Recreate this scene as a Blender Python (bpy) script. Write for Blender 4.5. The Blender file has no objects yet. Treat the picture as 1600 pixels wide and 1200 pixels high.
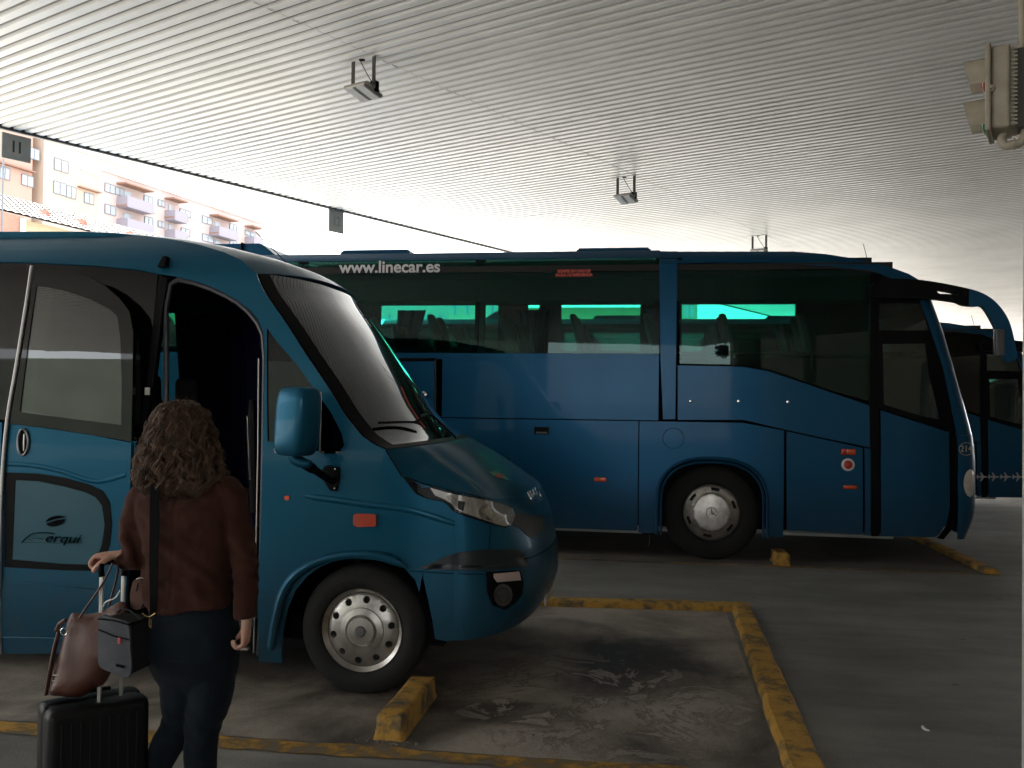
import bpy, bmesh, math, random
import numpy as np
from mathutils import Vector, Matrix, noise
from mathutils.geometry import tessellate_polygon
from mathutils.bvhtree import BVHTree
random.seed(7)
SC = bpy.context.scene; COL = SC.collection
R_ = math.radians
# ------------------------------------------------------------------ camera, light, exposure
FPX = 1450.0; CAMH = 1.72
yaw, pitch, roll = R_(8.7), R_(1.0), 0.012
fw = Vector((-math.sin(yaw)*math.cos(pitch), math.cos(yaw)*math.cos(pitch), math.sin(pitch)))
rt = Vector((math.cos(yaw), math.sin(yaw), 0)); up = rt.cross(fw)
rt2 = math.cos(roll)*rt + math.sin(roll)*up; up2 = -math.sin(roll)*rt + math.cos(roll)*up
CAM = Vector((0, 0, CAMH))
cd = bpy.data.cameras.new('camera'); cam = bpy.data.objects.new('camera', cd); COL.objects.link(cam)
cam.matrix_world = Matrix.Translation(CAM) @ Matrix((rt2, up2, -fw)).transposed().to_4x4()
cd.sensor_width = 36; cd.lens = FPX/1600*36; cd.clip_start = 0.05; cd.clip_end = 3000
SC.camera = cam
w = bpy.data.worlds.new("World"); SC.world = w; w.use_nodes = True
nt = w.node_tree; nt.nodes.clear()
SUN_AZ = (-0.55, 0.83); SUN_EL = R_(52)
sky = nt.nodes.new('ShaderNodeTexSky'); sky.sky_type = 'NISHITA'; sky.sun_disc = False
sky.sun_elevation = SUN_EL; sky.sun_rotation = math.atan2(SUN_AZ[0], SUN_AZ[1])
sky.dust_density = 6; sky.air_density = 1.0; sky.ozone_density = 1.0
bgn = nt.nodes.new('ShaderNodeBackground'); bgn.inputs[1].default_value = 0.15
wo = nt.nodes.new('ShaderNodeOutputWorld')
# thin bright cloud veil over the blue
mixc = nt.nodes.new('ShaderNodeMix'); mixc.data_type = 'RGBA'
tcw = nt.nodes.new('ShaderNodeTexCoord'); nzw = nt.nodes.new('ShaderNodeTexNoise'); nzw.inputs['Scale'].default_value = 2.2; nzw.inputs['Detail'].default_value = 6
mpw = nt.nodes.new('ShaderNodeMapRange'); mpw.inputs['From Min'].default_value = .3; mpw.inputs['From Max'].default_value = .7; mpw.inputs['To Min'].default_value = .55; mpw.inputs['To Max'].default_value = .9
nt.links.new(tcw.outputs['Generated'], nzw.inputs['Vector']); nt.links.new(nzw.outputs['Fac'], mpw.inputs['Value'])
nt.links.new(mpw.outputs[0], mixc.inputs['Factor']); nt.links.new(sky.outputs[0], mixc.inputs['A'])
mixc.inputs['B'].default_value = (7.5, 7.6, 7.7, 1)
nt.links.new(mixc.outputs['Result'], bgn.inputs[0]); nt.links.new(bgn.outputs[0], wo.inputs[0])
sl = bpy.data.lights.new('sun', 'SUN'); sl.energy = 5.0; sl.angle = R_(0.5); sl.color = (1, .965, .91)
so = bpy.data.objects.new('sun', sl); COL.objects.link(so); so.location = (-20, 30, 40)
sd = Vector((SUN_AZ[0], SUN_AZ[1], 0)).normalized()*math.cos(SUN_EL) + Vector((0, 0, math.sin(SUN_EL)))
so.rotation_euler = sd.to_track_quat('Z', 'Y').to_euler()
SC.view_settings.view_transform = 'Standard'; SC.view_settings.look = 'None'
SC.view_settings.exposure = 2.15; SC.view_settings.gamma = 1
SC.render.engine = 'CYCLES'
SC.cycles.max_bounces = 10; SC.cycles.diffuse_bounces = 5; SC.cycles.transparent_max_bounces = 16; SC.cycles.glossy_bounces = 5

# ------------------------------------------------------------------ measuring helpers (image point -> point on a real plane)
def ray(px, py): return fw + rt2*((px-800)/FPX) - up2*((py-600)/FPX)
def ony(px, py, y): d = ray(px, py); return CAM + d*(y/d.y)
def onz(px, py, z): d = ray(px, py); return CAM + d*((z-CAMH)/d.z)
def onplane(px, py, p0, n): d = ray(px, py); return CAM + d*((Vector(p0)-CAM).dot(n)/d.dot(n))
def onside(px, py, y0, off):
    p = ony(px, py, y0)
    for _ in range(5): p = ony(px, py, y0 + off(p.x, p.z))
    return (p.x, p.z)

# ------------------------------------------------------------------ materials
MATS = {}
def nodes(name):
    m = bpy.data.materials.new(name); m.use_nodes = True; m.node_tree.nodes.clear(); MATS[name] = m
    t = m.node_tree
    o = t.nodes.new('ShaderNodeOutputMaterial'); b = t.nodes.new('ShaderNodeBsdfPrincipled'); t.links.new(b.outputs[0], o.inputs[0])
    return m, t, b, o
def noise_col(t, sock, c1, c2, scale=8, detail=8, lo=.35, hi=.65, coord='Object', vec_scale=None, rough=.6):
    tc = t.nodes.new('ShaderNodeTexCoord'); n = t.nodes.new('ShaderNodeTexNoise'); n.inputs['Scale'].default_value = scale
    n.inputs['Detail'].default_value = detail; n.inputs['Roughness'].default_value = rough
    src = tc.outputs[coord]
    if vec_scale:
        mp = t.nodes.new('ShaderNodeMapping'); mp.inputs['Scale'].default_value = vec_scale; t.links.new(src, mp.inputs[0]); src = mp.outputs[0]
    t.links.new(src, n.inputs['Vector'])
    r = t.nodes.new('ShaderNodeValToRGB'); r.color_ramp.elements[0].position = lo; r.color_ramp.elements[1].position = hi
    r.color_ramp.elements[0].color = (*c1, 1); r.color_ramp.elements[1].color = (*c2, 1)
    t.links.new(n.outputs['Fac'], r.inputs[0])
    if sock is not None: t.links.new(r.outputs[0], sock)
    return r, n
def mat(name, c, rough=.5, metal=0, coat=0, c2=None, scale=8, bump=0, bscale=60, spec=None, emit=None, vec_scale=None, lo=.35, hi=.65, rvar=0):
    m, t, b, o = nodes(name)
    b.inputs['Base Color'].default_value = (*c, 1); b.inputs['Roughness'].default_value = rough; b.inputs['Metallic'].default_value = metal
    b.inputs['Coat Weight'].default_value = coat; b.inputs['Coat Roughness'].default_value = .06
    if spec is not None: b.inputs['Specular IOR Level'].default_value = spec
    if c2: noise_col(t, b.inputs['Base Color'], c, c2, scale, vec_scale=vec_scale, lo=lo, hi=hi)
    if rvar:
        r, n = noise_col(t, None, (rough-rvar,)*3, (rough+rvar,)*3, scale*.7); t.links.new(r.outputs[0], b.inputs['Roughness'])
    if bump:
        tc = t.nodes.new('ShaderNodeTexCoord'); n = t.nodes.new('ShaderNodeTexNoise'); n.inputs['Scale'].default_value = bscale; n.inputs['Detail'].default_value = 6
        bp = t.nodes.new('ShaderNodeBump'); bp.inputs['Strength'].default_value = bump; bp.inputs['Distance'].default_value = .01
        t.links.new(tc.outputs['Object'], n.inputs['Vector']); t.links.new(n.outputs['Fac'], bp.inputs['Height']); t.links.new(bp.outputs[0], b.inputs['Normal'])
    if emit: b.inputs['Emission Color'].default_value = (*emit[0], 1); b.inputs['Emission Strength'].default_value = emit[1]
    return m
def glass(name, tint, refl=1.0, ior=1.5, rough=.01, body=0.0, bodycol=(0.01, .01, .01)):
    m, t, b, o = nodes(name); t.nodes.remove(b)
    tr = t.nodes.new('ShaderNodeBsdfTransparent'); tr.inputs[0].default_value = (*tint, 1)
    g = t.nodes.new('ShaderNodeBsdfGlossy'); g.inputs['Roughness'].default_value = rough; g.inputs[0].default_value = (.95, .97, 1, 1)
    fr = t.nodes.new('ShaderNodeFresnel'); fr.inputs[0].default_value = ior
    mx = t.nodes.new('ShaderNodeMixShader'); mul = t.nodes.new('ShaderNodeMath'); mul.operation = 'MULTIPLY'; mul.inputs[1].default_value = refl; mul.use_clamp = True
    t.links.new(fr.outputs[0], mul.inputs[0]); t.links.new(mul.outputs[0], mx.inputs[0])
    base = tr
    if body:
        df = t.nodes.new('ShaderNodeBsdfDiffuse'); df.inputs[0].default_value = (*bodycol, 1)
        m2 = t.nodes.new('ShaderNodeMixShader'); m2.inputs[0].default_value = body
        t.links.new(tr.outputs[0], m2.inputs[1]); t.links.new(df.outputs[0], m2.inputs[2]); base = m2
    t.links.new(base.outputs[0], mx.inputs[1]); t.links.new(g.outputs[0], mx.inputs[2]); t.links.new(mx.outputs[0], o.inputs[0])
    return m
def dirty_paint(name, c, dust, metal=.35, rough=.3):
    m, t, b, o = nodes(name)
    r, n = noise_col(t, b.inputs['Base Color'], c, tuple(x*.93+y*.07 for x, y in zip(c, dust)), .9, 3, .15, .95)
    # road film thins out upwards from the sills
    tg = t.nodes.new('ShaderNodeTexCoord'); sx = t.nodes.new('ShaderNodeSeparateXYZ'); t.links.new(tg.outputs['Object'], sx.inputs[0])
    mg = t.nodes.new('ShaderNodeMapRange'); mg.inputs['From Min'].default_value = .25; mg.inputs['From Max'].default_value = .95; mg.inputs['To Min'].default_value = .55; mg.inputs['To Max'].default_value = 0
    t.links.new(sx.outputs['Z'], mg.inputs[0]); gn = t.nodes.new('ShaderNodeTexNoise'); gn.inputs['Scale'].default_value = 7; gn.inputs['Detail'].default_value = 9; t.links.new(tg.outputs['Object'], gn.inputs['Vector'])
    gm = t.nodes.new('ShaderNodeMath'); gm.operation = 'MULTIPLY'; t.links.new(mg.outputs[0], gm.inputs[0]); t.links.new(gn.outputs['Fac'], gm.inputs[1])
    mx = t.nodes.new('ShaderNodeMix'); mx.data_type = 'RGBA'; t.links.new(gm.outputs[0], mx.inputs['Factor']); t.links.new(r.outputs[0], mx.inputs['A']); mx.inputs['B'].default_value = (.075, .068, .058, 1); t.links.new(mx.outputs['Result'], b.inputs['Base Color'])
    b.inputs['Metallic'].default_value = metal; b.inputs['Coat Weight'].default_value = .13; b.inputs['Coat Roughness'].default_value = .04; b.inputs['Specular IOR Level'].default_value = .12
    r2, n2 = noise_col(t, None, (rough-.04,)*3, (rough+.06,)*3, 1.5, 3, .1, .9); t.links.new(r2.outputs[0], b.inputs['Roughness'])
    return m
PAINT_V = dirty_paint('van_blue_paint', (.006, .088, .158), (.06, .10, .13), metal=.35)
PAINT_C = dirty_paint('coach_blue_paint', (.008, .080, .172), (.05, .09, .13), metal=.35)
BLACK = mat('black_trim', (.005, .005, .006), .4, spec=.09)
BLACKG = mat('black_glazing_band', (.004, .004, .004), .03, spec=.35)
MATTE = mat('matte_black', (.006, .006, .007), .8, spec=.1)
RUBBER = mat('tyre_rubber', (.006, .006, .006), .85, c2=(.011, .010, .010), scale=6, bump=.3, bscale=90)
ALU = mat('wheel_metal', (.55, .53, .50), .34, .9, c2=(.34, .31, .28), scale=9, bump=.1, bscale=40)
CHROME = mat('chrome', (.75, .75, .74), .15, 1.0)
STEELBAR = mat('brushed_bar', (.5, .49, .46), .35, .8)
GREYPL = mat('grey_plastic', (.11, .11, .11), .6)
ORANGE = mat('orange_lens', (.70, .09, .015), .25, coat=.6, emit=None)
REDL = mat('red_lens', (.55, .035, .02), .3, coat=.6)
WHITEPL = mat('white_plastic', (.75, .73, .70), .4)
SEATM = mat('seat_fabric', (.05, .052, .055), .9, c2=(.07, .072, .075), scale=20)
CURTAIN = mat('curtain_fabric', (.018, .026, .10), .9)
GL_COACH = glass('tinted_coach_glass', (.36, .78, .70), .55)
GL_DARK = glass('dark_privacy_glass', (.045, .05, .052), .8)
GL_VAN = glass('van_window_glass', (.10, .13, .13), 1.4)
GL_WS = glass('van_windscreen_glass', (.30, .42, .40), 2.9, rough=.008)
GL_CLEAR = glass('clear_glass', (.55, .70, .64), 1.2)
GL_LAMP = glass('lamp_glass', (.9, .9, .9), .8)
GL_LOW = glass('door_lower_glass', (.12, .2, .24), 1.3, body=.5, bodycol=(.05, .20, .27))  # teal reflection put into the pane as a diffuse body colour

def asphalt():
    m, t, b, o = nodes('asphalt_surface')
    tc = t.nodes.new('ShaderNodeTexCoord')
    def nz(scale, detail=8, rough=.6, vs=None):
        n = t.nodes.new('ShaderNodeTexNoise'); n.inputs['Scale'].default_value = scale; n.inputs['Detail'].default_value = detail; n.inputs['Roughness'].default_value = rough
        src = tc.outputs['Object']
        if vs:
            mp = t.nodes.new('ShaderNodeMapping'); mp.inputs['Scale'].default_value = vs; t.links.new(src, mp.inputs[0]); src = mp.outputs[0]
        t.links.new(src, n.inputs['Vector']); return n
    a = nz(.55, 9, .62); f = nz(150, 3); s = nz(2.2, 7, .7, (.35, 1.4, 1))
    r = t.nodes.new('ShaderNodeValToRGB'); r.color_ramp.elements[0].position = .33; r.color_ramp.elements[1].position = .68
    r.color_ramp.elements[0].color = (.138, .135, .128, 1); r.color_ramp.elements[1].color = (.31, .303, .288, 1)
    t.links.new(a.outputs['Fac'], r.inputs[0])
    r2 = t.nodes.new('ShaderNodeValToRGB'); r2.color_ramp.elements[0].position = .35; r2.color_ramp.elements[0].color = (.72, .72, .74, 1); r2.color_ramp.elements[1].position = .7; r2.color_ramp.elements[1].color = (1.15, 1.12, 1.08, 1)
    t.links.new(s.outputs['Fac'], r2.inputs[0])
    r3 = t.nodes.new('ShaderNodeValToRGB'); r3.color_ramp.elements[0].position = .3; r3.color_ramp.elements[0].color = (.62, .62, .62, 1); r3.color_ramp.elements[1].position = .72; r3.color_ramp.elements[1].color = (1.5, 1.48, 1.42, 1)
    t.links.new(f.outputs['Fac'], r3.inputs[0])
    def mul(x, y):
        mm = t.nodes.new('ShaderNodeMix'); mm.data_type = 'RGBA'; mm.blend_type = 'MULTIPLY'; mm.inputs['Factor'].default_value = 1
        t.links.new(x, mm.inputs['A']); t.links.new(y, mm.inputs['B']); return mm.outputs['Result']
    def spots(scale, d0, d1, c, w):
        # scattered drips and scuffs with wobbly outlines
        ad = t.nodes.new('ShaderNodeVectorMath'); ad.operation = 'MULTIPLY_ADD'; ad.inputs[1].default_value = (w, w, 0)
        wn = nz(9, 4); t.links.new(wn.outputs['Color'], ad.inputs[0]); t.links.new(tc.outputs['Object'], ad.inputs[2])
        vo = t.nodes.new('ShaderNodeTexVoronoi'); vo.inputs['Scale'].default_value = scale; vo.inputs['Randomness'].default_value = 1; t.links.new(ad.outputs[0], vo.inputs['Vector'])
        q = t.nodes.new('ShaderNodeValToRGB'); q.color_ramp.elements[0].position = d0; q.color_ramp.elements[0].color = (*c, 1); q.color_ramp.elements[1].position = d1; q.color_ramp.elements[1].color = (1, 1, 1, 1)
        t.links.new(vo.outputs['Distance'], q.inputs[0]); return q.outputs[0]
    col = mul(mul(r.outputs[0], r2.outputs[0]), r3.outputs[0])
    col = mul(mul(col, spots(2.3, .035, .075, (.45, .42, .40), .06)), spots(6.5, .03, .055, (1.45, 1.42, 1.35), .02))
    t.links.new(col, b.inputs['Base Color'])
    rr = t.nodes.new('ShaderNodeMapRange'); rr.inputs['To Min'].default_value = .45; rr.inputs['To Max'].default_value = .85
    t.links.new(a.outputs['Fac'], rr.inputs[0]); t.links.new(rr.outputs[0], b.inputs['Roughness'])
    bp = t.nodes.new('ShaderNodeBump'); bp.inputs['Strength'].default_value = .35; bp.inputs['Distance'].default_value = .006
    t.links.new(f.outputs['Fac'], bp.inputs['Height']); t.links.new(bp.outputs[0], b.inputs['Normal'])
    return m
def bay_concrete():
    # greasy worn bay floor: dark oil film, scaled pale patches with rusty brown rims
    m, t, b, o = nodes('stained_bay_concrete')
    tc = t.nodes.new('ShaderNodeTexCoord')
    def nz(scale, detail=10, rough=.65, dist=0):
        n = t.nodes.new('ShaderNodeTexNoise'); n.inputs['Scale'].default_value = scale; n.inputs['Detail'].default_value = detail; n.inputs['Roughness'].default_value = rough; n.inputs['Distortion'].default_value = dist
        t.links.new(tc.outputs['Object'], n.inputs['Vector']); return n
    def ramp(n, pts):
        r = t.nodes.new('ShaderNodeValToRGB'); e = r.color_ramp.elements
        for i, (p, c) in enumerate(pts):
            el = e[i] if i < 2 else e.new(p)
            el.position = p; el.color = (*c, 1)
        t.links.new(n.outputs['Fac'], r.inputs[0]); return r
    big = nz(.9, 10, .6, .4); crust = nz(2.1, 12, .72, 1.2); fine = nz(120, 3)
    base = ramp(big, [(.38, (.06, .052, .045)), (.58, (.38, .33, .275))])
    mask = ramp(crust, [(.50, (0, 0, 0)), (.56, (1, 1, 1))])
    col = ramp(crust, [(.50, (.035, .018, .012)), (.545, (.085, .045, .028)), (.57, (.37, .33, .29)), (.66, (.27, .235, .20))])
    # crust only in the middle of the bay
    sp = t.nodes.new('ShaderNodeVectorMath'); sp.operation = 'DISTANCE'; sp.inputs[1].default_value = (-.35, 5.35, 0)
    t.links.new(tc.outputs['Object'], sp.inputs[0])
    mr = t.nodes.new('ShaderNodeMapRange'); mr.inputs['From Min'].default_value = .55; mr.inputs['From Max'].default_value = 1.15; mr.inputs['To Min'].default_value = 1; mr.inputs['To Max'].default_value = 0
    t.links.new(sp.outputs['Value'], mr.inputs[0])
    mu = t.nodes.new('ShaderNodeMath'); mu.operation = 'MULTIPLY'; t.links.new(mask.outputs[0], mu.inputs[0]); t.links.new(mr.outputs[0], mu.inputs[1])
    mx = t.nodes.new('ShaderNodeMix'); mx.data_type = 'RGBA'; t.links.new(mu.outputs[0], mx.inputs['Factor']); t.links.new(base.outputs[0], mx.inputs['A']); t.links.new(col.outputs[0], mx.inputs['B'])
    fr = ramp(fine, [(.3, (.75, .75, .75)), (.7, (1.25, 1.25, 1.25))])
    mm = t.nodes.new('ShaderNodeMix'); mm.data_type = 'RGBA'; mm.blend_type = 'MULTIPLY'; mm.inputs['Factor'].default_value = 1
    t.links.new(mx.outputs['Result'], mm.inputs['A']); t.links.new(fr.outputs[0], mm.inputs['B']); t.links.new(mm.outputs['Result'], b.inputs['Base Color'])
    rr = t.nodes.new('ShaderNodeMapRange'); rr.inputs['To Min'].default_value = .35; rr.inputs['To Max'].default_value = .8
    t.links.new(big.outputs['Fac'], rr.inputs[0]); t.links.new(rr.outputs[0], b.inputs['Roughness'])
    bp = t.nodes.new('ShaderNodeBump'); bp.inputs['Strength'].default_value = .4; bp.inputs['Distance'].default_value = .01
    t.links.new(crust.outputs['Fac'], bp.inputs['Height']); t.links.new(bp.outputs[0], b.inputs['Normal'])
    return m
ASPH = asphalt(); BAYM = bay_concrete()
def worn_yellow(name='worn_yellow_paint', under=(.10, .09, .08), lo=.44, hi=.52):
    m, t, b, o = nodes(name)
    tc = t.nodes.new('ShaderNodeTexCoord'); n = t.nodes.new('ShaderNodeTexNoise'); n.inputs['Scale'].default_value = 5; n.inputs['Detail'].default_value = 12; n.inputs['Roughness'].default_value = .75
    t.links.new(tc.outputs['Object'], n.inputs['Vector'])
    r = t.nodes.new('ShaderNodeValToRGB'); e = r.color_ramp.elements; e[0].position = lo-.06; e[0].color = (*under, 1); e[1].position = lo; e[1].color = (.20, .13, .045, 1)
    el = e.new(hi); el.color = (.46, .25, .042, 1); el = e.new(.75); el.color = (.62, .36, .075, 1)
    t.links.new(n.outputs['Fac'], r.inputs[0]); t.links.new(r.outputs[0], b.inputs['Base Color']); b.inputs['Roughness'].default_value = .8
    bp = t.nodes.new('ShaderNodeBump'); bp.inputs['Strength'].default_value = .6; bp.inputs['Distance'].default_value = .008
    t.links.new(n.outputs['Fac'], bp.inputs['Height']); t.links.new(bp.outputs[0], b.inputs['Normal'])
    return m
YEL = worn_yellow(); YEL2 = worn_yellow('thin_yellow_line_paint', (.06, .058, .055), .47, .56)
def ceil_mat():
    m, t, b, o = nodes('enamelled_ceiling_metal')
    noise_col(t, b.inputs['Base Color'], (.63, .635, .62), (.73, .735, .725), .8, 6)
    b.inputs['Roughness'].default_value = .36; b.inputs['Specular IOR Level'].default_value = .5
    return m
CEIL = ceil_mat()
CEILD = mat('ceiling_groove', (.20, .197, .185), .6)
EDGE = mat('canopy_edge_steel', (.05, .05, .052), .5, c2=(.08, .075, .07))

# ------------------------------------------------------------------ mesh helpers
def link(name, me, m, parent=None, smooth=True, angle=35):
    if smooth:
        me.shade_smooth()
        try: me.set_sharp_from_angle(angle=R_(angle))
        except Exception: pass
    if m is not None:
        for mm in (m if isinstance(m, (list, tuple)) else [m]): me.materials.append(mm)
    o = bpy.data.objects.new(name, me); COL.objects.link(o)
    if parent is not None:
        g = gloc(parent)
        if g.length > 0: me.transform(Matrix.Translation(-g))
        o.parent = parent
    return o
def gloc(o):
    v = Vector((0, 0, 0))
    while o is not None: v += o.location; o = o.parent
    return v
def obj(name, bm, m, parent=None, smooth=True, angle=35, norm=True):
    if norm: bmesh.ops.recalc_face_normals(bm, faces=bm.faces[:])
    me = bpy.data.meshes.new(name); bm.to_mesh(me); bm.free()
    return link(name, me, m, parent, smooth, angle)
def thing(name, label, cat, loc=(0, 0, 0), group=None):
    o = bpy.data.objects.new(name, None); COL.objects.link(o); o.location = loc; o.empty_display_size = .2
    o['label'] = label; o['category'] = cat
    if group: o['group'] = group
    return o
def tag(o, label, cat, group=None):
    o['label'] = label; o['category'] = cat
    if group: o['group'] = group
    return o
def struct(o, kind='structure'): o['kind'] = kind; return o
def dup(root, loc, label=None):
    def cp(o, par):
        c = o.copy(); COL.objects.link(c); c.parent = par
        for ch in list(o.children): cp(ch, c)
        return c
    r = cp(root, None); r.location = loc
    if label: r['label'] = label
    return r
def NB(): return bmesh.new()
def box(bm, x0, x1, y0, y1, z0, z1, M=None, bev=0):
    v = [bm.verts.new(Vector(p) if M is None else M @ Vector(p)) for p in
         ((x0, y0, z0), (x1, y0, z0), (x1, y1, z0), (x0, y1, z0), (x0, y0, z1), (x1, y0, z1), (x1, y1, z1), (x0, y1, z1))]
    fs = [bm.faces.new([v[i] for i in f]) for f in ((0, 3, 2, 1), (4, 5, 6, 7), (0, 1, 5, 4), (1, 2, 6, 5), (2, 3, 7, 6), (3, 0, 4, 7))]
    if bev:
        es = list({e for f in fs for e in f.edges})
        bmesh.ops.bevel(bm, geom=es, offset=bev, segments=3, affect='EDGES', profile=.6)
def bxo(name, b, m, parent=None, bev=0, M=None, **k):
    bm = NB(); box(bm, *b, M=M, bev=bev); return obj(name, bm, m, parent, **k)
def lathe(bm, prof, c, axis='y', seg=48, closed=False):
    # prof: (r, a) ; a along axis
    rings = []
    for (r, a) in prof:
        ring = []
        for i in range(seg):
            t = 2*math.pi*i/seg; u, v = r*math.cos(t), r*math.sin(t)
            p = {'y': (u, a, v), 'z': (u, v, a), 'x': (a, u, v)}[axis]
            ring.append(bm.verts.new(Vector(p)+Vector(c)))
        rings.append(ring)
    for a, b in zip(rings, rings[1:]):
        for i in range(seg): bm.faces.new((a[i], a[(i+1) % seg], b[(i+1) % seg], b[i]))
    if not closed:
        for ring in (rings[0], rings[-1]):
            try: bm.faces.new(ring)
            except Exception: pass
    return rings
def tube(bm, pts, rad, seg=10, flat=1.0, caps=True):
    pts = [Vector(p) for p in pts]; n = len(pts); rs = rad if isinstance(rad, (list, tuple)) else [rad]*n
    rings = []; prev = None
    for i, p in enumerate(pts):
        d = (pts[min(i+1, n-1)]-pts[max(i-1, 0)]).normalized()
        if prev is None:
            ref = Vector((0, 0, 1)) if abs(d.z) < .9 else Vector((1, 0, 0)); u = d.cross(ref).normalized()
        else:
            u = (prev - d*prev.dot(d)).normalized()
        prev = u; v = d.cross(u)
        r = rs[i]; rv = r if not isinstance(r, tuple) else r[1]; ru = r if not isinstance(r, tuple) else r[0]
        rings.append([bm.verts.new(p + u*ru*math.cos(2*math.pi*k/seg) + v*rv*flat*math.sin(2*math.pi*k/seg)) for k in range(seg)])
    for a, b in zip(rings, rings[1:]):
        for k in range(seg): bm.faces.new((a[k], a[(k+1) % seg], b[(k+1) % seg], b[k]))
    if caps:
        bm.faces.new(rings[0][::-1]); bm.faces.new(rings[-1])
    return rings
def cr(pts, n=6, closed=False):
    P = [Vector(p) for p in pts]; out = []; N = len(P)
    rng = range(N if closed else N-1)
    for i in rng:
        if closed: a, b, c, d = P[(i-1) % N], P[i], P[(i+1) % N], P[(i+2) % N]
        else: a, b, c, d = P[max(i-1, 0)], P[i], P[i+1], P[min(i+2, N-1)]
        for k in range(n):
            t = k/n
            out.append(.5*((2*b)+(c-a)*t+(2*a-5*b+4*c-d)*t*t+(3*b-a-3*c+d)*t**3))
    if not closed: out.append(P[-1])
    return out
def rnd(pts, r, n=5):
    # round the corners of a closed 2D polygon; r scalar or per-corner list
    out = []; N = len(pts)
    for i in range(N):
        p = Vector(pts[i]); a = Vector(pts[i-1]); b = Vector(pts[(i+1) % N]); ri = r[i] if isinstance(r, (list, tuple)) else r
        da, db = (a-p), (b-p); l = min(ri, da.length*.48, db.length*.48)
        if l < 1e-4: out.append(tuple(p)); continue
        A, B = p+da.normalized()*l, p+db.normalized()*l
        for k in range(n+1):
            t = k/n; q = A*(1-t)**2 + p*2*t*(1-t) + B*t*t; out.append(tuple(q))
    return out
def fill2d(outer, holes=(), gx=None, gz=None):
    """flat bmesh in the XZ plane (y=0), cut into a grid so it can be bent"""
    bm = NB(); loops = [[Vector((p[0], p[1], 0)) for p in outer]] + [[Vector((p[0], p[1], 0)) for p in h] for h in holes]
    flat = [p for l in loops for p in l]; vs = [bm.verts.new((p.x, 0, p.y)) for p in flat]
    for t in tessellate_polygon(loops):
        try: bm.faces.new([vs[i] for i in t])
        except Exception: pass
    for g, ax in ((gx, 0), (gz, 2)):
        if not g: continue
        lo = min(v.co[ax] for v in bm.verts); hi = max(v.co[ax] for v in bm.verts)
        k = math.floor(lo/g)+1
        while k*g < hi:
            co = [0, 0, 0]; no = [0, 0, 0]; co[ax] = k*g; no[ax] = 1
            bmesh.ops.bisect_plane(bm, geom=bm.verts[:]+bm.edges[:]+bm.faces[:], plane_co=co, plane_no=no); k += 1
    return bm
def solid(o, th, offset=-1, angle=32):
    """give an open sheet its real thickness (inward from its front face)"""
    me = o.data; bm = NB(); bm.from_mesh(me); bmesh.ops.remove_doubles(bm, verts=bm.verts[:], dist=1e-6); bm.normal_update()
    fs = bm.faces[:]; be = [e for e in bm.edges if len(e.link_faces) == 1]
    nn = {v: v.normal.copy() for v in bm.verts}; back = {v: bm.verts.new(v.co - nn[v]*th*(1 if offset == -1 else .5)) for v in list(nn)}
    if offset != -1:
        for v in nn: v.co += nn[v]*th*.5
    for f in fs:
        g = bm.faces.new([back[v] for v in reversed(f.verts)]); g.material_index = f.material_index
    for e in be:
        f = e.link_faces[0]; a, b = e.verts
        for l in f.loops:
            if l.edge == e: a, b = l.vert, l.link_loop_next.vert
        g = bm.faces.new((b, a, back[a], back[b])); g.material_index = f.material_index
    bm.to_mesh(me); bm.free(); me.shade_smooth(); me.set_sharp_from_angle(angle=R_(angle)); return o
def face_dir(bm, d):
    for f in bm.faces:
        f.normal_update()
        if f.normal.dot(d) < 0: f.normal_flip()
def panel(name, outer, holes, y0, off, m, parent, th=.014, out=0.0, g=.12, sgn=1):
    bm = fill2d(outer, holes, g, g)
    for v in bm.verts: v.co.y = y0 + sgn*(off(v.co.x, v.co.z) - out)
    face_dir(bm, Vector((0, -sgn, 0)))
    o = obj(name, bm, m, parent, angle=30, norm=False); solid(o, th); return o
def grid_surf(P, nu, nv, name, m, parent, th=.0, flip=False, angle=60):
    bm = NB(); V = [[bm.verts.new(P(i/(nu-1), j/(nv-1))) for j in range(nv)] for i in range(nu)]
    for i in range(nu-1):
        for j in range(nv-1):
            q = (V[i][j], V[i+1][j], V[i+1][j+1], V[i][j+1])
            try: bm.faces.new(q[::-1] if flip else q)
            except Exception: pass
    o = obj(name, bm, m, parent, angle=angle, norm=False)
    if th: solid(o, th)
    return o
def lerp(a, b, t): return a+(b-a)*t
def interp(tab, x):
    if x <= tab[0][0]: return tab[0][1]
    for (a, va), (b, vb) in zip(tab, tab[1:]):
        if x <= b: return va+(vb-va)*(x-a)/(b-a)
    return tab[-1][1]
def text(body, size, loc, m, parent, name='lettering', ext=.002, rot=None, align='CENTER', shear=0, sx=1.0, bold=0.0):
    c = bpy.data.curves.new(name, 'FONT'); c.body = body; c.size = size; c.extrude = ext; c.align_x = align; c.align_y = 'CENTER'; c.shear = shear; c.offset = bold
    o = bpy.data.objects.new('tmp', c); COL.objects.link(o); dg = bpy.context.evaluated_depsgraph_get()
    me = bpy.data.meshes.new_from_object(o.evaluated_get(dg)); bpy.data.objects.remove(o)
    me.transform(Matrix.Translation(Vector(loc)) @ (rot or Matrix.Rotation(R_(90), 4, 'X')) @ Matrix.Diagonal((sx, 1, 1, 1)))
    return link(name, me, m, parent, smooth=False)
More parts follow.
